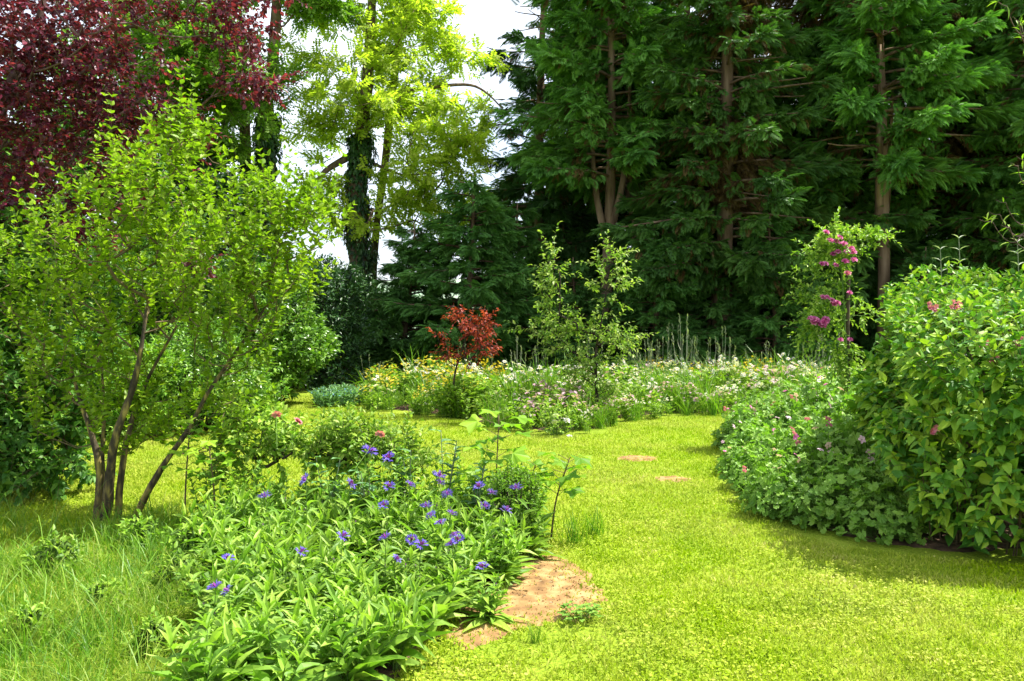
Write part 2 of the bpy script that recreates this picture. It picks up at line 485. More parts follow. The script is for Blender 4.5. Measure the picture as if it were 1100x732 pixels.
M_BLUE = leaf_mat('blue_petal', [(0.13, 0.09, 0.62), (0.20, 0.14, 0.74), (0.34, 0.20, 0.78)], trans=0.4, tcol=1.0)
M_PURPLEPET = leaf_mat('violet_centre', [(0.24, 0.04, 0.30), (0.42, 0.09, 0.46)], trans=0.3, tcol=1.0)
M_MAGENTA = leaf_mat('magenta_petal', [(0.48, 0.06, 0.25), (0.64, 0.14, 0.37), (0.72, 0.28, 0.50)], trans=0.35, tcol=1.0)
M_PINK = leaf_mat('pink_petal', [(0.55, 0.12, 0.20), (0.68, 0.22, 0.30), (0.74, 0.38, 0.42)], trans=0.35, tcol=1.0)
M_PALEPINK = leaf_mat('pale_pink_petal', [(0.62, 0.36, 0.46), (0.72, 0.50, 0.58)], trans=0.35, tcol=1.0)
M_WHITE = leaf_mat('white_petal', [(0.62, 0.60, 0.55), (0.80, 0.78, 0.74)], trans=0.3, tcol=1.0)
M_YELLOW = leaf_mat('yellow_petal', [(0.62, 0.46, 0.03), (0.74, 0.60, 0.05)], trans=0.3, tcol=1.0)
M_SKYBLUE = leaf_mat('pale_blue_petal', [(0.10, 0.30, 0.46), (0.22, 0.42, 0.58)], trans=0.3, tcol=1.0)
M_STAKE = rough_mat('weathered_stake', [(0.05, 0.035, 0.025), (0.12, 0.09, 0.06)], 8, stretch=(1, 1, 0.15), bump=0.5)

# ------------------------------------------------------------------ ground, beds, bare soil, lawn
def shade_noise(X, Y, s, seed):
    r = np.random.default_rng(seed); v = 0
    for k in range(5):
        a = r.normal(size=2) * s; v = v + np.sin(X * a[0] + Y * a[1] + r.random() * 6.28)
    return v / 5
def pg(pts): return [(gx(px, gd(py)), gd(py)) for px, py in pts]

EDGE_R = pg([(812, 443), (785, 462), (769, 490), (775, 520), (800, 550), (850, 573), (900, 588), (990, 599), (1100, 609)])
BED_R = EDGE_R + [(3.95, 4.75), (7.5, 5.2), (9.0, 9.0), (10.0, 13.0)]
BED_L = [(-1.22, 3.1), (-0.62, 3.1), (-0.50, 3.7), (-0.36, 4.25), (-0.16, 4.65), (0.08, 5.2), (0.16, 5.8), (0.05, 6.4), (-0.9, 6.7), (-2.0, 6.4), (-2.1, 5.6), (-1.75, 4.7), (-1.42, 3.9)]
BED_F = [(-2.7, 14.2), (-1.6, 13.4), (-0.7, 12.6), (-0.3, 11.6), (0.5, 11.0), (1.3, 11.3), (1.65, 12.4), (2.6, 13.2), (4.0, 13.5), (5.0, 12.6), (12.0, 13.0), (12.5, 18.6), (-3.0, 18.6)]
BARE = pg([(560, 600), (596, 602), (622, 622), (640, 644), (618, 658), (590, 660), (560, 668), (528, 684), (496, 690), (492, 664), (518, 640), (540, 620)])
SPOTS = [(gx(685, gd(493)), gd(493), 0.24, 0.18), (gx(721, gd(515)), gd(515), 0.17, 0.12)]

def grid(x0, x1, y0, y1, nx, ny, f):
    xs = np.linspace(x0, x1, nx); ys = np.linspace(y0, y1, ny)
    X, Y = np.meshgrid(xs, ys)
    V = np.stack([X, Y, f(X, Y)], -1).reshape(-1, 3)
    i = np.arange(nx - 1)[None] + nx * np.arange(ny - 1)[:, None]
    T = np.concatenate([np.stack([i, i + 1, i + nx + 1], -1).reshape(-1, 3), np.stack([i, i + nx + 1, i + nx], -1).reshape(-1, 3)])
    return V, T

def ground_mat():
    m = bpy.data.materials.new('turf_ground'); m.use_nodes = True
    nt = m.node_tree; L = nt.links; pb = nt.nodes['Principled BSDF']
    tc = nt.nodes.new('ShaderNodeTexCoord')
    def noise(sc, de):
        n = nt.nodes.new('ShaderNodeTexNoise'); n.inputs['Scale'].default_value = sc; n.inputs['Detail'].default_value = de
        L.new(tc.outputs['Object'], n.inputs['Vector'])
        r = nt.nodes.new('ShaderNodeMapRange'); r.inputs['From Min'].default_value = 0.3; r.inputs['From Max'].default_value = 0.7
        L.new(n.outputs['Fac'], r.inputs['Value']); return r.outputs['Result']
    a = noise(1.1, 4); b = noise(45, 6)
    mx = nt.nodes.new('ShaderNodeMix'); mx.data_type = 'FLOAT'; mx.inputs[0].default_value = 0.6
    L.new(a, mx.inputs[2]); L.new(b, mx.inputs[3])
    L.new(hexmix(nt, [(0.10, 0.16, 0.012), (0.19, 0.27, 0.018), (0.29, 0.32, 0.04)], mx.outputs[0]), pb.inputs['Base Color'])
    pb.inputs['Roughness'].default_value = 0.95; pb.inputs['Specular IOR Level'].default_value = 0.1
    bp = nt.nodes.new('ShaderNodeBump'); bp.inputs['Strength'].default_value = 0.6; bp.inputs['Distance'].default_value = 0.03
    L.new(b, bp.inputs['Height']); L.new(bp.outputs['Normal'], pb.inputs['Normal'])
    return m
M_TURF = ground_mat()
M_SOIL_DARK = rough_mat('bed_soil', [(0.03, 0.02, 0.012), (0.08, 0.05, 0.03), (0.15, 0.09, 0.05)], 14, bump=0.9)
M_SOIL_TAN = rough_mat('sandy_soil', [(0.13, 0.07, 0.028), (0.25, 0.145, 0.055), (0.38, 0.25, 0.11)], 9, bump=0.6, detail=10.0)

b = Buf(); b.add(*grid(-900, 900, -60, 1500, 61, 61, lambda X, Y: X * 0))
setting(b.build('ground', M_TURF), 'bright green lawn ground stretching under the whole garden')

rngG = np.random.default_rng(5)
def hump(X, Y): return np.clip((Y - 55) / 150, 0, 1) ** 1.3 * 13 + 1.5 * np.sin(X * 0.02) * np.clip((Y - 60) / 60, 0, 1) - 0.05
M_HILL = rough_mat('far_meadow', [(0.12, 0.20, 0.13), (0.20, 0.28, 0.18), (0.26, 0.32, 0.22)], 0.05, bump=0.0)
b = Buf(); b.add(*grid(-400, 500, 54, 330, 60, 30, hump))
setting(b.build('hills', M_HILL, smooth=True), 'pale green hill slope rising far behind the conifers')

def edge_dist(X, Y, poly):
    pts = [(ax + (bx - ax) * k / 5, ay + (by - ay) * k / 5) for (ax, ay), (bx, by) in zip(poly, poly[1:] + poly[:1]) for k in range(5)]
    d = np.full(X.shape, 1e9)
    for ax, ay in pts: d = np.minimum(d, np.hypot(X - ax, Y - ay))
    return np.where(inpoly(X, Y, poly), -d, d)

# far woodland edge across the meadow, one dark mass
rngF = np.random.default_rng(8)
b = Buf(); n = 26000
xx = rngF.uniform(-60, 75, n); top = 3.4 + 0.7 * np.sin(xx * .31) + .5 * np.sin(xx * .83 + 1) + .3 * np.sin(xx * 2.1)
yy = 46 + rngF.normal(0, 1.3, n); zz = top * rngF.random(n) ** .75
scatter(b, t_diamond(0.6), np.c_[xx, yy, zz], randvec(rngF, n) + (0, -.4, -.1), np.c_[rngF.normal(0, .5, (n, 2)), np.ones(n)], rngF.uniform(.35, .75, n))
setting(b.build('far_woods', leaf_mat('far_wood_leaf', [(0.02, 0.06, 0.02), (0.04, 0.10, 0.03), (0.07, 0.15, 0.04)], trans=0.15)), 'dark far-off wood edge glimpsed between the conifer trunks', 'stuff', 'wood')

def soil_sheet(name, poly, z, mat, label, bump=0.02, amp=0.03, mound=0.0, cell=0.06, seed=0):
    rng = np.random.default_rng(seed)
    p = np.array(poly); x0, y0 = p.min(0) - 0.1; x1, y1 = p.max(0) + 0.1
    nx = min(160, int((x1 - x0) / cell) + 3); ny = min(160, int((y1 - y0) / cell) + 3)
    ph = rng.random(6) * 6.28
    def f(X, Y):
        e = np.stack([np.hypot(X - (ax + (bx - ax) * k / 6), Y - (ay + (by - ay) * k / 6)) for (ax, ay), (bx, by) in zip(poly, poly[1:] + poly[:1]) for k in range(6)]).min(0)
        ins = inpoly(X, Y, poly)
        wob = amp * (np.sin(X * 23 + ph[0]) * np.sin(Y * 19 + ph[1]) + np.sin(X * 51 + ph[2]) * np.sin(Y * 47 + ph[3]))
        s = np.where(ins, e, -e) + wob
        return np.where(s > 0, z + mound * (1 - np.exp(-np.maximum(s, 0) / 0.15)) + np.abs(rng.normal(0, bump, X.shape)) * np.clip(s / 0.08, 0, 1), z - 0.25 * np.minimum(-s * 0.3 + 0.05, 1.0))
    V, T = grid(x0, x1, y0, y1, nx, ny, f)
    keep = (V[T][:, :, 2] > z - 0.02).any(1)
    b = Buf(); b.add(V, T[keep])
    return setting(b.build(name, mat, smooth=True), label)
soil_sheet('bed_soil', BED_L, 0.006, M_SOIL_DARK, 'dark soil under the blue cornflower bed', seed=1)
soil_sheet('bed_soil', [(x + .30, y + .12) for x, y in EDGE_R[:-1]] + [(3.6, 5.6), (7.5, 5.8), (9.0, 9.0), (10.0, 13.0)], 0.006, M_SOIL_DARK, 'dark soil under the cranesbill bed and big shrub at right', cell=0.08, seed=2)
soil_sheet('bed_soil', [(x, min(y + .6, 18.6)) for x, y in BED_F], 0.006, M_SOIL_DARK, 'dark soil under the far meadow flower bed', cell=0.12, seed=3)
soil_sheet('bare_soil', [(x, y) for x, y in pg([(558, 594), (602, 598), (634, 618), (652, 645), (630, 662), (596, 668), (562, 674), (528, 690), (494, 696), (486, 680), (500, 650), (520, 626)])], 0.008, M_SOIL_TAN, 'bare sandy orange soil patch at the tip of the cornflower bed', bump=0.003, mound=0.005, cell=0.022, seed=4)
for i, (sx, sy, rx, ry) in enumerate(SPOTS):
    poly = [(sx + rx * math.cos(a), sy + ry * math.sin(a)) for a in np.linspace(0, 6.28, 14)[:-1]]
    soil_sheet('bare_soil', poly, 0.010, M_SOIL_TAN, ['small worn bare spot in the lawn nearer the far bed', 'smaller worn bare spot in the middle of the lawn'][i], bump=0.004, mound=0.012, cell=0.02, seed=6 + i)

# soil crumbs and pebbles on the bare patch
rng = np.random.default_rng(11)
b = Buf(); n = 900
pa = np.array(BARE); q = rng.uniform(pa.min(0), pa.max(0), (n * 2, 2)); q = q[inpoly(q[:, 0], q[:, 1], BARE)][:n]
oct_v = np.array([(1, 0, 0), (-1, 0, 0), (0, 1, 0), (0, -1, 0), (0, 0, .7), (0, 0, -.7)], float)
oct_t = np.array([(0, 2, 4), (2, 1, 4), (1, 3, 4), (3, 0, 4), (2, 0, 5), (1, 2, 5), (3, 1, 5), (0, 3, 5)])
scatter(b, (oct_v, oct_t), np.c_[q, np.full(len(q), 0.015)], randvec(rng, len(q)), randvec(rng, len(q)), 0.002 + 0.007 * rng.random(len(q)) ** 3)
k = rng.choice(len(q), 70); scatter(b, OVATE, np.c_[q[k], np.full(70, 0.018)], np.c_[rng.normal(size=(70, 2)), np.zeros(70)], np.c_[rng.normal(0, .4, (70, 2)), np.ones(70)], rng.uniform(.012, .04, 70), 1)
setting(b.build('soil_crumbs', [M_SOIL_TAN, leaf_mat('dead_leaf', [(0.10, 0.06, 0.03), (0.28, 0.2, 0.09)], trans=.1)]), 'loose crumbs of soil on the bare patch', 'stuff', 'soil crumbs')

# ---- mown lawn: short blades and clover
def lawn_points(rng, n, y0, y1, expo):
    u = rng.random(n)
    k = 1 - expo
    Y = (y0 ** k + u * (y1 ** k - y0 ** k)) ** (1 / k)
    X = (rng.random(n) * 2 - 1) * (0.68 * Y + 0.9)
    return X, Y
rng = np.random.default_rng(21)
X, Y = lawn_points(rng, 520000, 2.7, 17.0, 0.55)
bl = inpoly(X, Y, BED_L); br = inpoly(X, Y, BED_R); bf = inpoly(X, Y, BED_F); ba = inpoly(X, Y, BARE)
keep = ~br & ~bf & ~(bl & (rng.random(len(X)) > 0.04)) 
for sx, sy, rx, ry in SPOTS:
    keep &= ~((((X - sx) / rx) ** 2 + ((Y - sy) / ry) ** 2 < 1) & (rng.random(len(X)) > 0.12))
keep &= rng.random(len(X)) < 0.78 + 0.35 * shade_noise(X, Y, 5.0, 3)
# turf thins gradually towards the bare soil
ed = edge_dist(X, Y, BARE) + 0.12 * shade_noise(X, Y, 16, 2) + 0.05 * shade_noise(X, Y, 40, 6)
keep &= rng.random(len(X)) < np.interp(ed, [-.2, -.07, .03, .25], [.04, .22, .7, 1.0])
thin = inpoly(X, Y, pg([(430, 732), (470, 690), (560, 680), (640, 670), (690, 690), (600, 720), (560, 745), (430, 760)]))
keep &= ~(thin & (rng.random(len(X)) > 0.55 + .4 * shade_noise(X, Y, 12, 5)))
X, Y = X[keep], Y[keep]; n = len(X)
M_LAWN = leaf_mat('lawn_blade', [(0.12, 0.20, 0.010), (0.20, 0.28, 0.013), (0.30, 0.365, 0.028), (0.37, 0.395, 0.06), (0.42, 0.38, 0.13)], trans=0.35, rough=0.6, spec=0.15, clump=0.5, clump_scale=2.6, patch=0.5)
d = np.c_[rng.normal(0, 0.55, (n, 2)), np.ones(n)]
wide = np.clip(Y / 5.0, 0.8, 2.2)
bl3 = t_blade(0.22, 2, 0.35)
hgt = (0.022 + 0.022 * rng.random(n)) * (1 + 0.12 * (wide - 1))
b = Buf(); scatter(b, bl3, np.c_[X, Y, np.zeros(n)], d, rng.normal(size=(n, 3)), hgt)
# clover leaflets lying in the turf
X, Y = lawn_points(rng, 60000, 2.8, 10.0, 0.8)
keep = ~inpoly(X, Y, BED_R) & ~inpoly(X, Y, BED_F) & ~inpoly(X, Y, BED_L) & ~inpoly(X, Y, BARE) & (shade_noise(X, Y, 3.0, 8) > -0.05)
X, Y = X[keep], Y[keep]; n = len(X)
scatter(b, ROUND, np.c_[X, Y, 0.015 + 0.02 * rng.random(n)], np.c_[rng.normal(size=(n, 2)), rng.normal(0, 0.3, n)], np.c_[rng.normal(0, 0.4, (n, 2)), np.ones(n)], 0.010 + 0.010 * rng.random(n))
setting(b.build('lawn_grass', M_LAWN), 'short mown grass and clover covering the lawn', 'stuff', 'grass')

# ---- long uncut grass at lower left
rng = np.random.default_rng(22)
M_LONG = leaf_mat('long_grass_blade', [(0.035, 0.105, 0.007), (0.07, 0.18, 0.010), (0.13, 0.26, 0.016), (0.22, 0.32, 0.035), (0.36, 0.35, 0.12)], trans=0.4, rough=0.45, clump=0.5, clump_scale=2.0)
n = 46000
X = rng.uniform(-4.6, -1.0, n); Y = rng.uniform(2.9, 7.0, n)
w = np.clip((-0.25 - 0.33 * Y - X + 0.12 * np.sin(Y * 3)) / 0.3, 0, 1) * np.clip((6.5 - Y + 0.3 * np.sin(X * 4)) / 0.8, 0, 1)
keep = (rng.random(n) < w * (0.7 + 0.5 * shade_noise(X, Y, 4, 9))) & ~inpoly(X, Y, [(-4.4, 5.2), (-3.0, 5.3), (-2.9, 5.75), (-4.4, 5.8)])
X, Y = X[keep], Y[keep]; n = len(X)
d = np.c_[rng.normal(0, 0.35, (n, 2)), np.ones(n)]
b = Buf(); scatter(b, t_blade(0.026, 5, 0.55), np.c_[X, Y, np.zeros(n)], d, rng.normal(size=(n, 3)), (0.12 + 0.20 * rng.random(n)) * (0.75 + 0.3 * shade_noise(X, Y, 2.5, 4)))
n2 = 420; k = rng.choice(n, n2)
scatter(b, t_blade(0.022, 6, 0.75), np.c_[X[k], Y[k], np.zeros(n2)], np.c_[rng.normal(0, 0.25, (n2, 2)), np.ones(n2)], rng.normal(size=(n2, 3)), rng.uniform(0.24, 0.40, n2))
setting(b.build('long_grass', M_LONG), 'long uncut meadow grass in the lower left corner', 'stuff', 'grass')
# ------------------------------------------------------------------ conifers
def conifer_frond(n=9, w=0.15):
    items = []
    for i in range(n):
        y = 0.08 + 0.8 * i / n
        l = 0.44 * (1 - 0.6 * i / n)
        for s in (-1, 1):
            items.append((t_diamond(w / l * 0.42, 0.05, 0.18), (0, y, -0.12 * y * y), (s * 0.85, 0.75, -0.08), (0, 0, 1), l))
    items.append((t_diamond(0.25, 0.05, 0.2), (0, 0.7, -0.06), (0, 1, -0.15), (0, 0, 1), 0.4))
    return compose(items)
FROND = conifer_frond()

def conifer(rng, H, zlow, Lmax, rtrunk, mat, label, zb=0.28, droop=0.25, spray=0.44, profile=0.75, dead=0.12, dens=1.0, smin=0.2, fork=None, bark=None, group='tall dark conifers behind the garden', lean=0.0):
    t = thing('conifer', label, 'tree', group=group)
    tb = Buf()
    k = np.linspace(0, 1, 14)
    axis = np.c_[lean * k ** 1.5 + 0.12 * np.sin(k * 5 + rng.random() * 6), 0.12 * np.sin(k * 4 + rng.random() * 6), H * k]
    tube(tb, axis, rtrunk * (1 - k) ** 0.8 + 0.015, 10, 0, rng, 0.06)
    if fork:
        for (z0, dx, z1) in fork:
            p0 = np.array((np.interp(z0, axis[:, 2], axis[:, 0]), 0, z0))
            q = smooth_path([p0, p0 + (dx * 0.7, 0.1, (z1 - z0) * 0.3), p0 + (dx, 0.15, (z1 - z0) * 0.65), p0 + (dx * 1.1, 0.2, z1 - z0)], 4)
            tube(tb, q, np.linspace(rtrunk * 0.7, 0.03, len(q)), 8, 0, rng, 0.05)
    # branches
    P, D, S, A, B, RA = [], [], [], [], [], []
    z = zlow; ga = rng.random() * 6
    while z < H - 0.3:
        f = (z - zlow) / (H - zlow)
        L0 = Lmax * (1 - f) ** profile * (0.75 + 0.25 * min(1, f * 6 + 0.3))
        nb = 3 if z < zlow + 0.5 else 4
        for j in range(nb):
            ga += 2.4 + rng.normal(0, 0.3)
            L = L0 * rng.uniform(0.6, 1.15)
            m = 7
            s = np.linspace(0, 1, m)
            rise = rng.uniform(0.05, 0.35) * (0.4 + f)
            pts = np.zeros((m, 3))
            c = np.array((np.interp(z, axis[:, 2], axis[:, 0]), np.interp(z, axis[:, 2], axis[:, 1]), z + rng.normal(0, 0.08)))
            hd = np.array((math.cos(ga), math.sin(ga), 0.0)); sd = np.array((-hd[1], hd[0], 0))
            pts = c + hd * (L * s)[:, None] + sd * (rng.normal(0, 0.12) * L * s ** 2)[:, None]
            pts[:, 2] += L * (rise * s - droop * (s ** 2) + 0.12 * s ** 4)
            A.append(pts[:-1]); B.append(pts[1:]); rr = 0.012 + 0.014 * L * (1 - s); RA.append(rr)
            nsp = int(max(6, L * 58 * dens))
            ss = rng.uniform(smin, 1.0, nsp) ** 0.85
            pp = np.stack([np.interp(ss, s, pts[:, a]) for a in range(3)], 1)
            side = rng.choice((-1, 1), nsp)[:, None]
            out = hd[None] * (0.55 + 0.5 * ss[:, None]) + sd[None] * side * rng.uniform(0.2, 1.0, (nsp, 1))
            out[:, 2] += rng.normal(-0.32, 0.42, nsp)
            off = out * rng.uniform(0, 0.35, (nsp, 1)) * (0.5 + 0.5 * (1 - ss[:, None])) * min(1.0, L * 0.5)
            P.append(pp + off); D.append(out); S.append(spray * rng.uniform(0.6, 1.25, nsp) * (0.8 + 0.3 * (1 - ss)))
        z += zb * rng.uniform(0.7, 1.3) * (1 + 0.3 * f)
    P = np.concatenate(P); D = np.concatenate(D); S = np.concatenate(S)
    A = np.concatenate(A); B = np.concatenate(B); RA = np.array(RA)
    sticks(tb, A, B, RA[:, :-1].ravel(), RA[:, 1:].ravel(), 4)
    tb.build('trunk', bark or M_BARK_TAN, t, smooth=True)
    q = P * 1.25 + rng.random(3) * 6                     # hollow shaded gaps between the boughs
    void = np.sin(q[:, 0]) * np.sin(q[:, 1] + 1) + np.sin(q[:, 2] * 1.25 + q[:, 0] * .6) + .5 * np.sin(q[:, 1] * 2.3 + q[:, 2])
    g = (void < rng.normal(.85, .3, len(P))) if H > 8 else np.ones(len(P), bool)
    P, D, S = P[g], D[g], S[g]
    U = np.c_[rng.normal(0, 0.55, (len(P), 2)), np.ones(len(P))]
    inner = np.hypot(P[:, 0], P[:, 1])
    patch = np.clip(np.sin(P[:, 0] * 1.9 + 1) * np.sin(P[:, 1] * 1.7 + 2) + np.sin(P[:, 2] * 1.3), 0, 2)
    isdead = (rng.random(len(P)) < dead * np.clip(1.7 - inner / (Lmax * 0.5), 0, 2.2) * (0.25 + 1.1 * patch))
    cb = Buf()
    scatter(cb, FROND, P[~isdead], D[~isdead], U[~isdead], S[~isdead], 0)
    if isdead.any(): scatter(cb, FROND, P[isdead], D[isdead] + (0, 0, -0.7), U[isdead], S[isdead] * 0.85, 1)
    cb.build('crown', [mat, M_CONIFER_BROWN], t)
    return t

rng = np.random.default_rng(31)
conA = conifer(rng, 15.5, 5.6, 3.3, 0.17, M_CONIFER, '', fork=[(4.0, 0.55, 9.0), (3.6, -0.45, 8.0)], dens=1.15, bark=M_BARK_PALE)
conB = conifer(rng, 16.0, 2.8, 3.5, 0.26, M_CONIFER, '', dens=1.15, droop=0.32, dead=0.42, smin=0.03)
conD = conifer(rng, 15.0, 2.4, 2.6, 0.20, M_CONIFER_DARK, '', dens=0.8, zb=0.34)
conC = conifer(rng, 5.2, 0.15, 2.1, 0.10, M_YEW, '', zb=0.2, dens=0.9, spray=0.38, dead=0.0, group='low dark conifers under the tall ones', profile=0.6)
used = set()
GC, GL = 'tall dark conifers behind the garden', 'low dark conifers under the tall ones'
tall = [  # proto, px, Y, rot, scale, label
    (conD, 583, 26.0, 0.3, 1.05, 'slender dark conifer beside the sky gap, thinnest of the tall conifers'),
    (conA, 653, 22.0, 0.0, 1.00, 'tall conifer with a bare tan forked trunk behind the young fruit tree'),
    (conA, 688, 24.5, 2.2, 1.02, 'tall conifer with a bare trunk just right of the tan forked one'),
    (conB, 778, 20.2, 1.0, 0.92, 'broad bright green conifer with brown dead sprays at centre right'),
    (conB, 868, 22.5, 2.9, 1.00, 'broad dark conifer standing directly behind the climbing rose'),
    (conA, 945, 20.6, 4.0, 0.95, 'conifer whose brown bare trunk rises between rose and clipped shrub'),
    (conB, 1035, 22.5, 4.4, 1.02, 'dense dark conifer rising behind the top of the big right shrub'),
    (conB, 1120, 20.5, 0.2, 0.97, 'dense conifer at the right edge of the picture behind the curly willow'),
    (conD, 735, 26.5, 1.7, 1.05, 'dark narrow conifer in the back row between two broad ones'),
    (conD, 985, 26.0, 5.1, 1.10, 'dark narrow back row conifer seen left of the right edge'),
    (conB, 1215, 23.0, 3.3, 1.05, 'tall conifer outside the right edge closing the row'),
    (conB, 640, 29.0, 2.0, 1.05, 'back row conifer glimpsed behind the two bare trunks'),
    (conB, 810, 29.5, 5.0, 1.10, 'back row conifer behind the one with brown dead sprays'),
    (conB, 930, 29.0, 0.7, 1.05, 'back row conifer behind the brown bare trunk'),
    (conB, 1080, 29.5, 2.4, 1.10, 'back row conifer at the right edge behind the dense one'),
]
for p, px, Y, rz, s, lab in tall:
    place(p, used, (gx(px, Y), Y, 0), rz, lab, s)
low = [
    (440, 21.5, 0.4, 0.82, 'low dark yew-like conifer beside the ivy-clad trunk'),
    (505, 21.0, 1.9, 1.05, 'low layered dark conifer behind the little red-leaved tree'),
    (560, 22.5, 3.1, 0.95, 'low dark conifer in the gap left of the young fruit tree'),
    (620, 20.3, 4.2, 0.62, 'low dark conifer directly behind the young fruit tree'),
    (705, 20.2, 5.0, 0.80, 'low dark conifer right of the young fruit tree'),
    (765, 20.6, 0.9, 0.72, 'low dark conifer behind the tall dry grass stems'),
    (830, 20.0, 2.6, 0.82, 'low dark conifer left of the climbing rose'),
    (915, 21.8, 1.2, 0.60, 'low dark conifer between the climbing rose and the brown trunk'),
    (655, 25.0, 2.5, 0.90, 'low dark conifer in the second row right of the tan forked trunk'),
    (740, 24.5, 0.3, 0.85, 'low dark conifer in the second row behind the dry grass stems'),
    (800, 25.0, 4.6, 0.95, 'low dark conifer in the second row left of the climbing rose'),
    (600, 25.5, 1.1, 0.92, 'low dark conifer in the second row left of the fruit tree'),
    (885, 24.5, 3.9, 0.90, 'low dark conifer in the second row behind the climbing rose'),
    (960, 25.0, 5.3, 0.90, 'low dark conifer in the second row right of the brown trunk'),
    (1000, 19.6, 3.7, 0.66, 'low dark conifer behind the grey-leaved stems'),
    (1080, 21.0, 5.6, 0.80, 'low dark conifer behind the right end of the big shrub'),
    (372, 24.0, 2.2, 0.62, 'low dark conifer at the foot of the tall golden tree'),
]
for px, Y, rz, s, lab in low:
    place(conC, used, (gx(px, Y), Y, 0), rz, lab, (s * 1.1, s * 1.1, s))

# ------------------------------------------------------------------ golden locust trees with ivy-clad trunks
def locust_frond():
    items = []
    for i in range(4):
        y = 0.1 + 0.75 * i / 4
        for s in (-1, 1):
            items.append((t_diamond(0.62, 0.05, 0.12), (0, y, -0.15 * y * y), (s, 0.35, -0.1), (0, 0, 1), 0.36))
    items.append((t_diamond(0.62, 0.05, 0.12), (0, 0.85, -0.12), (0, 1, -0.2), (0, 0, 1), 0.36))
    return compose(items)
LFROND = locust_frond()

def broadleaf(name, label, cat, rng, trunk, ells, natt, leaf, mleaf, bark, nsh=3, lsh=0.5, nl=6, size=0.3, rtip=0.006, rbase=None, ivy=None, group=None, first=2, updir=0.8, step=0.45, extra=None, droop=0.2, spread=0.9, loc=None, shell=0.0, side=5, stem_r=0.003, splay=55, trunk_sides=10):
    """tree: trunk with limbs grown to points spread through the crown ellipsoids, leaves on shoots at the limb ends"""
    loc = np.array(loc if loc is not None else (trunk[0][0], trunk[0][1], 0.0), float)
    t = thing(name, label, cat, loc, group=group)
    tr = smooth_path(np.array(trunk, float) - loc, 5)
    att = in_ellipsoids(rng, natt, ells, shell) - loc
    att = att[att[:, 2] > 0.15]
    sk = colonize(rng, tr, att, step, rtip, first=int(len(tr) * first / 10))
    tb = Buf()
    r = sk[2][:len(tr)]
    if rbase: r = r * rbase / r[0]
    r = np.maximum.accumulate(r[::-1])[::-1]
    tube(tb, tr, r, trunk_sides, 0, rng, 0.08)
    emit_branches(tb, sk, side, rmax=r[0] * 0.7)
    if extra is not None: extra(tb, loc)
    lb = Buf()
    nodes, par, _, tips, _ = sk
    d0 = nrm(nodes[tips] - nodes[par[tips]])
    n = len(tips)
    Pp = np.repeat(nodes[tips], nsh, 0); Dd = np.repeat(d0, nsh, 0) * 0.6 + randvec(rng, n * nsh) * spread
    Dd[:, 2] = Dd[:, 2] * 0.6 + 0.15
    shoots(lb, tb, rng, Pp, Dd, lsh * rng.uniform(0.6, 1.3, n * nsh), nl, leaf, size, splay=splay, droop=droop, r=stem_r, mstem=0, updir=updir)
    tb.build('trunk', bark, t, smooth=True)
    lb.build('crown', mleaf, t)
    if ivy:
        z0, z1, ni, rr = ivy
        ib = Buf(); zz = rng.uniform(z0, z1, ni)
        an = rng.random(ni) * 6.28; rad_ = rr * (0.6 + 0.7 * rng.random(ni)) * (0.75 + 0.35 * np.sin(zz * 3.1) * np.sin(zz * 1.3 + an))
        c = np.stack([np.interp(zz, tr[:, 2], tr[:, a]) for a in range(2)], 1)
        Pi = np.c_[c[:, 0] + rad_ * np.cos(an), c[:, 1] + rad_ * np.sin(an), zz]
        Di = np.c_[np.cos(an) * 0.6, np.sin(an) * 0.6, -0.9 + rng.normal(0, 0.4, ni)]
        scatter(ib, BROAD, Pi, Di, np.c_[np.cos(an), np.sin(an), 0.6 + 0 * an], 0.09 + 0.10 * rng.random(ni))
        ib.build('ivy', M_IVY, t)
    return t

def E(px, py, Y, rx, rz, ry=None, w=1.0):
    """crown ellipsoid at a point of the place; radii in metres"""
    return (tuple(P3(px, py, Y)), (rx, ry if ry is not None else rx, rz), w)

